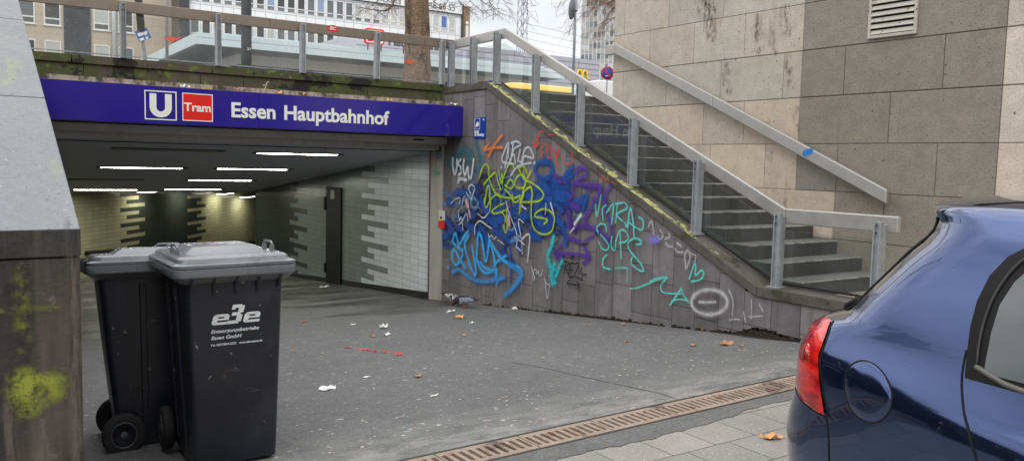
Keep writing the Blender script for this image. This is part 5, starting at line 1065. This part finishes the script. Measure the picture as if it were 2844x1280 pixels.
for k in range(300):                      # moss and dirt fringe where wall meets ground
    y = rg.choice([rg.uniform(4.6, 11.2), rg.gauss(5.55, .22), rg.gauss(8.6, .7)]); hh = abs(rg.gauss(0, .02))+.012+(.055*math.exp(-((y-5.55)/.28)**2)); z = ramp_z(y); w_ = rg.uniform(.02, .06)
    b.add([(6.99, y-w_, z-.01), (6.985, y+w_, z-.01), (6.99, y+w_*.6, z+hh*rg.uniform(.6, 1)), (6.99, y-w_*.6, z+hh)], [(0, 1, 2, 3)])
    b.add([(6.99, y-w_, z+.002), (6.99, y+w_, z+.002), (6.985-hh*.8, y, z+.004)], [(0, 1, 2)])
tag(b.build('moss_fringe', M('dirt_moss', L(42, 36, 28), .95, var=[(30, .4)]), fix=False), 'dark moss and dirt fringe along the foot of the graffiti wall', 'moss', kind='stuff')
# ------------------------------------------------------------------ upper level: far buildings
mt_lime = M('limestone_facade', L(192, 178, 158), .85, var=[(.3, .06), (3, .05)]); mt_wframe = M('white_window_frame', L(226, 226, 224), .5); mt_pane = M('far_pane', L(255, 255, 255), .12, attr=True, spec=.6); mt_wpanel = M('white_panel', L(232, 233, 232), .5, var=[(.5, .03)]); mt_seam = M('panel_seam', L(150, 152, 155), .7)
mt_dglass = M('dark_cladding', L(48, 50, 56), .2, spec=.6); mt_brown = M('brown_pier', L(150, 128, 104), .8, var=[(1, .1)])
def panecol(rg): 
    k = rg.random(); return L(58, 58, 56) if k < .42 else (L(98, 104, 104) if k < .72 else (L(184, 184, 178) if k < .96 else L(132, 152, 178)))
ob = thing('limestone_office_building', 'beige stone office building with white framed windows far behind the railing', 'building', (4, 87, 2.86)); iv = (4, 87, 2.86)
b = MB(); b.box(-30, 14.60, 0, 14, 0, 22, 0)
for k in range(-1, 7):
    b.box(-30, 14.6, -.02, 0, 9.6+3.4*(k-1)-.03, 9.6+3.4*(k-1)) if False else None
b.build('wall', mt_lime, ob)
b = MB()
for z in np.arange(1, 21, 1.7): b.box(-30, 14.6, -.006, .0, z, z+.03)
for x in np.arange(-29, 14.6, 1.37): b.box(x, x+.02, -.006, 0, 0, 22)
b.build('stone_joints', M('stone_joint', L(172, 158, 138), .9), ob)
b = MB(); b.box(8.33-4, 10.56-4, -.12, .0, 0, 22); b.build('dark_strip', mt_dglass, ob)
rg = random.Random(21)
cols_ = [(-6.6, -5.2), (-3.2, -1.85), (-.3, 1.05), (1.6, 2.95), (4.68, 6.03), (6.74, 8.09), (10.82, 12.17), (12.9, 14.26)]
for zz in (9.75, 13.15, 16.55):
    for x0, x1 in cols_:
        X0, X1, z0, z1 = x0-4, x1-4, zz-2.86, zz+2.02-2.86; zt = z0+.55
        f_ = MB(); w_ = .10
        f_.box(X0, X1, -.06, 0, z0, z0+w_); f_.box(X0, X1, -.06, 0, z1-w_, z1); f_.box(X0, X0+w_, -.06, 0, z0+w_, z1-w_); f_.box(X1-w_, X1, -.06, 0, z0+w_, z1-w_); f_.box(X0+w_, X1-w_, -.06, 0, zt, zt+.13)
        f_.box(X0-.12, X1+.12, -.14, 0, z0-.07, z0)
        o = f_.build('window', mt_wframe, ob); q = MB(); c = panecol(rg)
        q.quad((X0+w_, -.02, z0+w_), (X1-w_, -.02, z0+w_), (X1-w_, -.02, zt), (X0+w_, -.02, zt), 0, L(90, 92, 90)); q.quad((X0+w_, -.02, zt+.13), (X1-w_, -.02, zt+.13), (X1-w_, -.02, z1-w_), (X0+w_, -.02, z1-w_), 0, c)
        q.build('pane', mt_pane, o)
dp = MB(); dp.tube([(8.55, -.2, 4.2), (8.55, -.2, 22)], .20, 12); dp.build('downpipe', M('pale_pipe', L(205, 208, 210), .5), ob)
wb = thing('white_office_building', 'long white panelled office building with rows of windows and a phone number sign', 'building', (34, 84, 2.86)); iv = (34, 84, 2.86)
b = MB(); b.box(18.7-34, 49.1-34, 0, 16, 9.2, 17.1); b.box(18.7-34, 49.1-34, .6, 16, 0, 9.2); b.build('wall', mt_wpanel, wb)
b = MB(); b.box(17.75-34, 18.7-34, -.4, 3, 9.4, 17.0); b.build('end_fin', mt_dglass, wb)
b = MB()
for i in range(29): 
    x = 18.72+1.06*i-34; b.box(x-.015, x+.015, -.012, 0, 9.2, 15.8)
for z in (9.85, 12.02, 13.35, 15.52): b.box(18.7-34, 49.1-34, -.015, 0, z-.02, z+.02)
b.build('panel_seams', mt_seam, wb)
for r_, (z0, z1) in enumerate(((12.93-2.86, 14.80-2.86), (16.42-2.86, 18.28-2.86))):
    for i in range(28):
        x0 = 18.85+1.06*i-34; x1 = x0+.80; f_ = MB(); w_ = .055; zt = z0+.42
        f_.box(x0, x1, -.05, 0, z0, z0+w_); f_.box(x0, x1, -.05, 0, z1-w_, z1); f_.box(x0, x0+w_, -.05, 0, z0, z1); f_.box(x1-w_, x1, -.05, 0, z0, z1); f_.box(x0, x1, -.05, 0, zt, zt+.09)
        f_.add([(x0+w_, -.02, z0+w_), (x1-w_, -.02, z0+w_), (x1-w_, -.02, zt), (x0+w_, -.02, zt)], [(0, 1, 2, 3)], 1, L(110, 112, 110) if i < 19 else L(188, 186, 178)); c = panecol(rg) if i < 17 else rg.choice([L(205, 202, 192), L(196, 194, 186), L(185, 186, 182)])
        if i == 26 and r_ == 1: c = L(78, 112, 170)
        f_.add([(x0+w_, -.02, zt+.09), (x1-w_, -.02, zt+.09), (x1-w_, -.02, z1-w_), (x0+w_, -.02, z1-w_)], [(0, 1, 2, 3)], 1, c)
        f_.build('window', [mt_wframe, mt_pane], wb)
b = MB(); b.box(18.7-34, 49.1-34, -.25, .0, 15.72, 15.80); b.build('cornice_shadow_gap', mt_dglass, wb)
b = MB(); b.box(18.7-34, 49.1-34, -.22, .0, 15.83, 17.05); sb_ = b.build('sign_band', mt_wpanel, wb)
lt = M('dark_letters', L(84, 88, 94), .5)
text('band_lettering', '8 66 55', lt, sb_, (45.25-34, -.225, 16.06), (1, 0, 0), (0, 0, 1), .70, 2.85, bold=-.004, depth=.02)
text('band_lettering', '0201', lt, sb_, (44.0-34, -.225, 16.26), (1, 0, 0), (0, 0, 1), .34, 1.05, bold=.01, depth=.02)
text('band_lettering', 'Tickets', lt, sb_, (38.0-34, -.225, 16.0), (1, 0, 0), (0, 0, 1), .62, 3.2, bold=.005, depth=.02)
text('band_lettering', '410', lt, sb_, (33.2-34, -.225, 15.98), (1, 0, 0), (0, 0, 1), .62, 1.3, bold=.02, depth=.02)
b = MB(); b.box(18.7-34, 46.5-34, .6, 12, 17.1, 20); b.build('roof_storey', mt_wpanel, wb)
b = MB(); b.box(49.1-34, 49.25-34, -.3, .3, 0, 17.0); b.build('black_edge', mt_dglass, wb)
b = MB(); b.box(49.25-34, 50.3-34, 0, 8, 0, 16.9); b.build('brown_end_pier', mt_brown, wb)
b = MB(); b.box(49.65-34, 49.95-34, -.3, 0, 11.2, 14.6); b.lathe([(.05, 15.1), (.22, 14.9), (.22, 14.8), (.05, 14.6)], (49.8-34, -.2, 0), 'Z', 10); b.build('wall_lamp', mt_wframe, wb)
pv = thing('station_pavilion', 'low station pavilion with pale blue grey flat roof edge', 'pavilion', (20, 42, 2.86)); iv = (20, 42, 2.86)
mt_fas = M('pale_fascia', L(206, 218, 222), .5, var=[(.6, .04)]); mt_soff = M('soffit', L(176, 182, 184), .6); mt_band = M('beam_band', L(244, 244, 242), .6); mt_pg = M('pavilion_glass', L(88, 94, 96), .15, spec=.6, var=[(.5, .15)])
F0, F1 = 7.02-2.86, 7.58-2.86
b = MB(); b.box(9.7-20, 32.3-20, 0, .25, F0, F1); b.box(9.7-20, 9.95-20, .25, 30, F0, F1); b.build('fascia', mt_fas, pv)
b = MB(); b.box(9.69-20, 32.3-20, -.01, 0, F0+.33, F0+.345); b.build('fascia_joint', mt_seam, pv)
b = MB(); b.box(11.2-20, 31.5-20, 1.2, 30, F1-.1, F1+.25); b.build('roof', mt_fas, pv)
b = MB(); b.box(9.95-20, 32.3-20, .25, 30, F0+.02, F0+.12); b.build('soffit', mt_soff, pv)
b = MB(); b.box(12.4-20, 31.6-20, 2.6, 2.9, F0-.52, F0+.02); b.box(12.4-20, 12.7-20, 2.9, 28, F0-.52, F0+.02); b.build('beam', mt_band, pv)
b = MB(); b.box(12.5-20, 31.5-20, 2.75, 2.85, 0, F0-.52); b.box(12.5-20, 12.6-20, 2.85, 28, 0, F0-.52); b.build('glazing', mt_pg, pv)
for i in range(8):
    x = 12.45+2.55*i-20; b = MB(); b.box(x, x+.06, 2.70, 2.76, 0, F0-.02); b.build('mullion', mt_seam, pv)
dbs = thing('railway_roof_sign', 'red and white railway sign with dark station lettering on the pavilion roof', 'sign', (19, 41.9, 7.58))
a_, d_ = on((1013, 84), 1, 41.9), on((1068, 129), 1, 41.9); x0, x1 = a_.x-19, d_.x-19; z1 = .36+.80; z0 = .30
def rr2(x0, x1, z0, z1, r, n=5):
    o_ = []
    for cx, cz, a0 in ((x1-r, z1-r, 0), (x0+r, z1-r, PI/2), (x0+r, z0+r, PI), (x1-r, z0+r, 1.5*PI)):
        for k in range(n): t = a0+PI/2*k/(n-1); o_.append((cx+r*math.cos(t), cz+r*math.sin(t)))
    return o_
b = MB(); b.prism(rr2(x0, x1, z0, z1, .16), 1, .0, .12); b.build('red_border', mt_red, dbs); b = MB(); b.prism(rr2(x0+.09, x1-.09, z0+.09, z1-.09, .09), 1, -.012, -.002); b.build('white_field', mt_white, dbs)
text('sign_lettering', 'DB', mt_red, dbs, (x0+.17, -.014, z0+.19), (1, 0, 0), (0, 0, 1), .50, (x1-x0)-.34, bold=.05, depth=.004)
h0 = on((1080, 133), 1, 41.9); h1 = on((1252, 140), 1, 41.9)
text('sign_lettering', 'Hauptbahnhof', M('grey_letters', L(88, 90, 92), .5), dbs, (h0.x-19, .02, .36), (1, 0, 0), (0, 0, 1), .62, h1.x-h0.x, bold=.015, depth=.05)
for x in (x0+.2, x1-.2, 1.8, 3.4): 
    b = MB(); b.box(x, x+.05, .05, .1, 0, .4); b.build('bracket', mt_dark, dbs)
cl_ = thing('grey_clad_building', 'grey horizontally clad flat building with the yellow arches', 'building', (38, 56, 2.86)); iv = (38, 56, 2.86)
mt_cl = M('grey_cladding', L(176, 174, 182), .55, var=[(.4, .04)])
b = MB(); b.box(-14, 8.82, 0, 20, 0, 7.84); b.build('wall', mt_cl, cl_)
b = MB()
for z in np.arange(1.0, 7.8, .46): b.box(-14, 8.81, -.02, 0, z, z+.035)
for x in (-9, -4.5, -.2, 3.2, 6.55): b.box(x, x+.03, -.02, 0, 1, 7.8)
b.build('cladding_joints', M('cladding_joint', L(108, 108, 116), .7), cl_)
b = MB(); b.box(-4.4, 2.2, -2.6, -.02, 4.1, 4.6); b.build('dark_canopy', M('canopy', L(96, 98, 104), .5), cl_)
ar = thing('yellow_arches_sign', 'yellow twin arches sign on the grey clad building', 'sign', (44.9, 55.9, 8.88))
b = MB()
for dx in (-.30, .30):
    pts_ = [(dx+.285*math.cos(t), 0, .82*math.sin(t)**.8 if math.sin(t) > 0 else 0) for t in np.linspace(0, PI, 15)]; b.tube(pts_, .085, 8)
b.build('arches', M('arch_yellow', L(250, 205, 20), .4), ar); b = MB(); b.box(-.7, .9, .0, .05, -.9, -.02); b.build('panel', mt_wpanel, ar)
tw = thing('tower_block', 'tall pale office tower with rows of windows in the distance', 'building', (162, 203, 2.86), math.atan2(-.976, .216))
b = MB(); b.box(0, 70, 0, 30, 0, 90); b.build('wall', M('tower_wall', L(176, 174, 172), .8), tw)
b = MB(); rg = random.Random(33)
for f_ in range(26):
    for i in range(44):
        x = .5+1.56*i; c = rg.choice([L(120, 132, 136), L(150, 160, 162), L(96, 104, 106), L(190, 194, 192)]); b.quad((x, -.03, 3.3*f_+1.2), (x+1.15, -.03, 3.3*f_+1.2), (x+1.15, -.03, 3.3*f_+2.9), (x, -.03, 3.3*f_+2.9), 0, c)
tag(b.build('windows', mt_pane, tw), kind='stuff')
b = MB()
for i in range(46): b.box(.22+1.56*i, .36+1.56*i, -.22, 0, 0, 90)
b.build('vertical_fins', mt_wframe, tw)
ms = thing('lattice_mast', 'steel lattice mast with overhead wires against the sky', 'mast', (75.7, 110, 2.86)); b = MB()
for k in range(22):
    za, zb = 1.6*k, 1.6*(k+1); wa_, wb_ = .72-.012*k, .72-.012*(k+1)
    for sx_, sy_ in ((1, 1), (1, -1), (-1, 1), (-1, -1)): b.tube([(sx_*wa_, sy_*wa_, za), (sx_*wb_, sy_*wb_, zb)], .07, 4)
    for q_ in ((1, 1, -1, 1), (1, -1, -1, -1), (1, 1, 1, -1), (-1, 1, -1, -1)): b.tube([(q_[0]*wa_, q_[1]*wa_, za), (q_[2]*wb_, q_[3]*wb_, zb)], .045, 4)
b.build('lattice', mt_galv, ms); b = MB()
for z in (17.0, 18.2, 19.4, 20.6): b.tube([(0, 0, z+.6)]+[(x, 2, z+.6-.9*math.sin(PI*x/60)) for x in (15, 30, 45, 60)], .022, 4)
b.build('wires', mt_dark, ms)
# ------------------------------------------------------------------ vehicles and street furniture on the plaza
bus = thing('city_bus', 'yellow city bus passing behind the stair railing', 'bus', (24, 34, 2.86)); iv = (24, 34, 2.86)
mt_bus = M('bus_yellow', L(240, 196, 60), .35, coat=.5)
b = MB(); X0, X1 = -2.0, 9.5
loft(b, [[(X0+.05, 0, z), (X1, 0, z), (X1, 2.5, z), (X0+.05, 2.5, z)] for z in (.35, 1.3)]); loft(b, [[(X0+.25, .02, 2.44), (X1, .02, 2.44), (X1, 2.48, 2.44), (X0+.25, 2.48, 2.44)], [(X0+.45, .05, 2.52), (X1, .05, 2.52), (X1, 2.45, 2.52), (X0+.45, 2.45, 2.52)], [(X0+.9, .2, 2.74), (X1, .2, 2.74), (X1, 2.3, 2.74), (X0+.9, 2.3, 2.74)], [(X0+1.6, .4, 2.80), (X1, .4, 2.80), (X1, 2.1, 2.80), (X0+1.6, 2.1, 2.80)]]); b.build('body', mt_bus, bus, bevel=.05)
b = MB(); loft(b, [[(X0+.06, .02, 1.3), (X1-.01, .02, 1.3), (X1-.01, 2.48, 1.3), (X0+.06, 2.48, 1.3)], [(X0+.24, .03, 2.44), (X1-.01, .03, 2.44), (X1-.01, 2.47, 2.44), (X0+.24, 2.47, 2.44)]]); b.build('window_band', M('bus_glass', L(62, 70, 70), .1, spec=.7), bus)
for x in (-.2, 6.5): b = MB(); b.lathe([(.25, -.02), (.48, -.02), (.5, .1), (.48, .25)], (x, .0, .5), 'Y', 18); b.build('wheel', mt_tyre, bus)
vn = thing('white_van', 'white van half hidden by the corner of the sandstone building', 'van', (27.2, 30, 2.86))
b = MB(); b.box(-2.1, 3.2, 0, 2, 1.0, 2.75); b.box(-2.1, 3.2, 0, 2, .35, .72); b.build('body', M('van_white', L(232, 232, 230), .35, coat=.4), vn, bevel=.06)
b = MB(); b.box(-2.08, 3.18, .02, 1.98, .72, 1.0); b.build('side_stripe', M('van_dark', L(48, 50, 58), .4), vn)
for x in (-1.2, 2.2): b = MB(); b.lathe([(.2, -.02), (.33, -.02), (.34, .1), (.33, .2)], (x, 0, .34), 'Y', 18); b.build('wheel', mt_tyre, vn)
lp = thing('grey_lamp_column', 'thick grey lamp column numbered 21 behind the railing', 'lamp post', (4.9, 17, 2.86))
b = MB(); b.tube([(0, 0, 0), (0, 0, 4.5)], [.105, .095], 20); b.build('column', M('column_grey', L(88, 90, 96), .5, .2, var=[(3, .1)]), lp)
text('column_number', '21', mt_white, lp, (.0-.02, -.118, 3.78-2.86), (1, 0, 0), (0, 0, 1), .05, .065, bold=.02, depth=.003)
b = MB(); b.tube(catmull([(0, 0, 4.4), (-.25, 0, 4.85), (-.80, 0, 5.25), (-2.4, 0, 6.3), (-3.75, 0, 7.1)], 6), .12, 10); b.build('arm', bpy.data.materials['column_grey'], lp); b = MB(); b.tube([(-3.75, 0, 7.1), (-4.6, 0, 7.6)], .05, 8); b.lathe([(.05, -.35), (.2, -.3), (.22, .3), (.05, .35)], (-4.9, 0, 7.75), 'X', 12); b.build('lamp_head', mt_dark, lp)
ls = thing('leaning_sign_post', 'leaning grey post with tilted blue and white arrow sign', 'sign post', (3.98, 22, 2.86))
b = MB(); b.tube([(0, 0, 0), (-.16, 0, 1.5), (-.30, 0, 3.4)], .045, 8); b.build('post', mt_galv, ls)
b = MB(); b.tube([(-.20, -.05, 1.75), (-.29, -.05, 3.0)], .09, 8); b.tube([(-.27, -.12, 1.9), (-.34, -.12, 2.9)], .03, 6); b.build('cable_box', mt_dark, ls)
def tilted(b, pts, y, c, ang):
    ca, sa = math.cos(ang), math.sin(ang); P = [(c[0]+u*ca-v*sa, y, c[1]+u*sa+v*ca) for u, v in pts]; b.add(P, [tuple(range(len(P)))])
cc_ = (-.17, 1.68); an = math.radians(24)
b = MB(); 
for y in (-.10, -.085): tilted(b, [(-.15, -.13), (.15, -.13), (.15, .13), (-.15, .13)], y, cc_, an)
b.build('plate', M('sign_blue_plate', L(40, 96, 172), .4), ls)
b = MB(); tilted(b, [(-.12, -.01), (.04, -.01), (.04, -.05), (.13, .03), (.04, .11), (.04, .07), (-.12, .07)], -.104, cc_, an); tilted(b, [(-.13, -.12), (-.02, -.12), (-.02, -.06), (-.13, -.06)], -.104, cc_, an); tilted(b, [(.02, -.12), (.08, -.12), (.08, -.07), (.02, -.07)], -.104, cc_, an); b.build('arrow', mt_white, ls, fix=False)
tp = thing('thin_post', 'thin grey post with a band near its foot behind the railing', 'post', (3.975, 20, 2.86)); b = MB(); b.tube([(0, 0, 0), (0, 0, 5)], .035, 10); b.build('pole', mt_galv, tp); b = MB(); b.lathe([(.05, .82), (.06, .86), (.05, .90)], (0, 0, 0), 'Z', 12); b.build('band', mt_dark, tp)
rp = thing('round_sign_pole', 'grey pole carrying a round traffic sign seen from behind', 'sign post', (14.93, 19, 2.86)); b = MB(); b.tube([(0, 0, 0), (0, 0, 5.5)], .042, 10); b.build('pole', mt_galv, rp)
b = MB(); b.lathe([(.001, -.012), (.29, -.012), (.30, 0), (.29, .012), (.001, .012)], (0, 0, 0), 'Y', 28); o = b.build('sign_back', M('sign_back', L(96, 98, 100), .5, .4), rp); o.location = (-.08, .06, 3.25); o.rotation_euler = (0, 0, math.radians(-110))
b = MB(); b.box(-.12, .05, -.05, .05, 3.18, 3.22); b.build('clamp', mt_dark, rp)
npk = thing('no_stopping_sign', 'round red and blue no parking sign beside the building corner', 'sign', (22.2, 26, 5.39)); npk.rotation_euler = (0, 0, math.radians(-40))
b = MB(); b.lathe([(.001, 0), (.27, 0), (.27, .02), (.001, .02)], (0, 0, 0), 'Y', 28); b.build('red_disc', M('traffic_red', L(190, 40, 48), .4), npk)
b = MB(); b.lathe([(.001, -.006), (.205, -.006), (.205, -.002), (.001, -.002)], (0, 0, 0), 'Y', 28); b.build('blue_field', M('traffic_blue', L(40, 74, 160), .4), npk)
b = MB(); b.add([(-.165, -.011, .12), (-.12, -.011, .165), (.165, -.011, -.12), (.12, -.011, -.165)], [(0, 1, 2, 3)]); b.build('red_bar', bpy.data.materials['traffic_red'], npk, fix=False)
b = MB(); b.add([(-.09, -.015, -.12), (-.03, -.015, -.085), (-.03, -.015, -.11), (.06, -.015, -.11), (.06, -.015, -.13), (-.03, -.015, -.13), (-.03, -.015, -.155)], [tuple(range(7))]); b.build('white_arrow', mt_white, npk, fix=False)
b = MB(); b.tube([(0, .04, -2.53), (0, .04, .3)], .03, 8); b.build('pole', mt_galv, npk)
sh = thing('bus_shelter', 'white flat roofed shelter whose underside shows just over the parapet', 'shelter', (13.5, 30, 2.86)); a_, d_ = on((930, 212), 1, 30), on((1130, 224), 1, 30)
b = MB(); b.box(a_.x-13.5, d_.x-13.5+.6, 0, 2.2, 1.78, 1.92); b.build('roof', mt_wframe, sh)
for x in (a_.x-13.3, d_.x-13.2):
    b = MB(); b.box(x, x+.08, 1.9, 1.98, 0, 1.8); b.build('post', mt_galv, sh)
# seam between two asphalt lifts, running to the drain
b = MB(); cr = [ground(s) for s in [(1420, 1006), (1510, 1022), (1600, 1042), (1690, 1062), (1760, 1077), (1830, 1092), (1880, 1108)]]
cc2 = catmull([(p.x, p.y, p.z) for p in cr], 6); rows = []
for i, p in enumerate(cc2):
    w_ = .007+.004*math.sin(i*1.7)+.003*math.sin(i*.6); rows.append([(p[0]-.004, p[1]-w_, p[2]+.001), (p[0]+.004, p[1]+w_, p[2]+.001)])
b.grid(rows, smooth=False); tag(b.build('ramp_seam', M('tar_seam', L(66, 65, 64), .9), fix=False), kind='structure')
# stickers on the bridge glass
mt_or = M('orange_sticker', L(226, 96, 66), .5)
def bird(label, s0, s1, flip):
    a_, d_ = on(s0, 1, 12.535), on(s1, 1, 12.535); w_, h_ = d_.x-a_.x, a_.z-d_.z; cx, cz = (a_.x+d_.x)/2, (a_.z+d_.z)/2
    o_ = [(-.5, .18), (-.28, .12), (-.12, .16), (-.14, .42), (-.05, .5), (.02, .30), (.16, .22), (.34, .26), (.5, .45), (.44, .15), (.28, -.12), (.14, -.20), (.10, -.5), (.0, -.28), (-.14, -.30), (-.30, -.12)]
    b = MB(); P = [(cx+(u*flip)*w_-6*0, 0, cz+v*h_) for u, v in o_]; b.prism([(p_[0], p_[2]) for p_ in P], 1, 12.538, 12.543); tag(b.build('bird_sticker', mt_or), label, 'sticker', 'orange bird stickers on the glass')
bird('orange bird shaped sticker on the left glass panel', (450, 97), (503, 121), 1); bird('orange bird shaped sticker on the glass in front of the tree trunk', (1122, 162), (1152, 183), 1)
p_ = on((925, 80), 1, 12.525); b = MB(); b.prism([(p_.x+.085*math.cos(t)*1.1, p_.z+.055*math.sin(t)) for t in np.linspace(0, 2*PI, 14)[:-1]], 1, 12.526, 12.5285); rs_ = tag(b.build('round_sticker', M('sticker_red', L(205, 60, 62), .5)), 'red and white BC sticker on the bridge handrail', 'sticker')
text('sticker_lettering', 'BC', mt_white, rs_, (p_.x-.055, 12.5258, p_.z-.02), (1, 0, 0), (0, 0, 1), .05, .11, bold=.02, shear=.3, depth=.0008)
# ------------------------------------------------------------------ trees
mt_bark = M('plane_bark', L(132, 108, 88), .9, var=[(3, .25), (11, .4), (30, .4)], stain=[(5, .55, .64, L(78, 64, 52), (1, 1, .4)), (3, .58, .68, L(92, 104, 58), (1, 1, .5))], bump=(26, 1.0, .05))
mt_twig = M('twig', L(104, 88, 76), .9); mt_twig2 = M('red_twig', L(132, 104, 88), .9)
tr = thing('plane_tree', 'big bare plane tree with thick mottled trunk behind the railing', 'tree', (8.3, 16, 2.86)); b = MB(); rg = random.Random(40)
path = [(.02, 0, -.1), (.0, 0, .4), (-.03, 0, 1.2), (-.07, 0, 2.2), (-.12, .05, 4.0), (-.1, .1, 6.0)]; rows = []
cp = catmull(path, 8)
for i, p in enumerate(cp):
    r0_ = .335-.05*min(1, p[2]/1.0) - .012*p[2]; rows.append([(p[0]+r0_*math.cos(t)*(1+.05*math.sin(5*t+p[2]*2)+.03*math.sin(11*t+p[2]*5)+rg.uniform(-.02, .02)), p[1]+r0_*math.sin(t)*(1+.05*math.sin(5*t+p[2]*2)), p[2]) for t in [2*PI*k/28 for k in range(29)]])
b.grid(rows); b.build('trunk', mt_bark, tr, fix=True)
def twigs(b, p, d, ln, r, depth, rg, droop, ends=None):
    p = Vector(p); d = Vector(d).normalized(); pts = [p.copy()]; n_ = 5
    for k in range(n_):
        d = (d+Vector((rg.uniform(-.28, .28), rg.uniform(-.28, .28), rg.uniform(-.22, .2)-droop))).normalized(); p = p+d*ln/n_; pts.append(p.copy())
        if depth > 0 and k >= 1 and rg.random() < .85:
            sd = (d+Vector((rg.uniform(-1, 1), rg.uniform(-1, 1), rg.uniform(-.6, .5)))).normalized(); twigs(b, p, sd, ln*rg.uniform(.45, .7), r*.6, depth-1, rg, droop*1.2)
    b.tube(pts, [r*(1-.75*i/n_) for i in range(n_+1)], 5 if r > .02 else 3, cap=False)
b = MB()
for k in range(7):
    a0 = k*2*PI/7+.3; twigs(b, (-.1, .1, 5.4+.2*k), (math.cos(a0), math.sin(a0), 1.5), 4.2, .12, 3, rg, -.03)
b.build('crown', mt_twig, tr, fix=False)
b = MB(); iv2 = Vector((8.3, 16, 2.86))
for s0, s1, s2, r_ in [((1110, -70), (1082, 25), (1000, 22), .03), ((1110, -70), (1095, 5), (1078, 26), .02), ((1130, -90), (1060, -5), (1005, 30), .014), ((1260, -90), (1222, -10), (1170, 22), .014), ((1260, -90), (1300, -5), (1345, 38), .015), ((1300, -80), (1330, -5), (1390, 38), .014), ((1300, -80), (1380, -20), (1412, 25), .012), ((1250, -70), (1275, 5), (1310, 32), .011), ((1260, -60), (1240, 10), (1225, 26), .010), ((1345, -70), (1358, 0), (1378, 40), .011)]:
    P = [on(s, 1, 15.4)-iv2 for s in (s0, s1, s2)]; c_ = catmull(P, 6); b.tube(c_, [r_*(1-.8*i/(len(c_)-1)) for i in range(len(c_))], 5, cap=False)
    for q_ in c_[4:]:
        for _ in range(2): twigs(b, q_, (rg.uniform(-1, 1), rg.uniform(-.4, .4), rg.uniform(-.5, .3)), rg.uniform(.15, .38), .005, 1, rg, .05)
for s0, s1, s2 in [((1456, -40), (1466, 30), (1500, 68)), ((1460, -40), (1480, 15), (1500, 10)), ((1440, -40), (1466, 40), (1468, 72)), ((1395, -20), (1382, 15), (1390, 38)), ((1570, -30), (1550, 20), (1530, 10))]:
    P = [on(s, 1, 15.4)-iv2 for s in (s0, s1, s2)]; c_ = catmull(P, 6); b.tube(c_, [.008*(1-.7*i/(len(c_)-1)) for i in range(len(c_))], 4, cap=False)
    for q_ in c_[5::3]: twigs(b, q_, (rg.uniform(-1, 1), 0, rg.uniform(-.6, .3)), .22, .004, 1, rg, .05)
b.build('drooping_twigs', mt_twig, tr, fix=False)
t2 = thing('bare_street_tree', 'bare reddish street tree whose fine twigs hang in front of the tower', 'tree', (25.0, 24.5, 2.86)); b = MB(); b.tube([(0, 0, -.1), (.05, 0, 2), (-.1, 0, 4.2)], [.3, .24, .2], 12); b.build('trunk', mt_bark, t2)
b = MB(); rg = random.Random(51)
for k in range(16):
    s = (rg.uniform(1600, 1715), rg.uniform(-60, 90)); tgt = on(s, 1, 24.5+rg.uniform(-1, 1))-Vector((25, 24.5, 2.86)); st_ = Vector((rg.uniform(-.6, .2), rg.uniform(-.3, .3), rg.uniform(3.8, 6.2))); md_ = st_.lerp(tgt, .55)+Vector((0, 0, rg.uniform(.3, 1.0))); c_ = catmull([st_, md_, tgt], 6); b.tube(c_, [.055*(1-.85*i/(len(c_)-1))+.004 for i in range(len(c_))], 5, cap=False)
    for q_ in c_[4:]:
        for _ in range(2): twigs(b, q_, (rg.uniform(-1, .6), rg.uniform(-.5, .5), rg.uniform(-.8, .3)), rg.uniform(.5, 1.0), .011, 2, rg, .10)
for k in range(12):
    s = (rg.uniform(1560, 1600), rg.uniform(5, 95)); p_ = on((s[0]+25, s[1]-40), 1, 24.5)-Vector((25, 24.5, 2.86)); d_ = on(s, 1, 24.5)-Vector((25, 24.5, 2.86)); twigs(b, p_, d_-p_, (d_-p_).length*1.1, .008, 1, rg, .03)
b.build('crown', mt_twig2, t2, fix=False)
# the street front opposite, which the rails, the sign and the car mirror
sf = thing('opposite_street_front', 'beige street front across the road, mirrored in rails and car paint', 'building', (10, -22, 0)); b = MB(); b.box(-34, 30, -10, 0, 0, 13); b.build('wall', M('opposite_wall', L(150, 136, 120), .9, var=[(.3, .1)]), sf)
for i in range(16):
    b = MB()
    for f_ in range(3): b.box(-32+4*i, -30+4*i, 0, .05, 2+3.6*f_, 4.2+3.6*f_)
    b.build('windows', mt_dglass, sf)
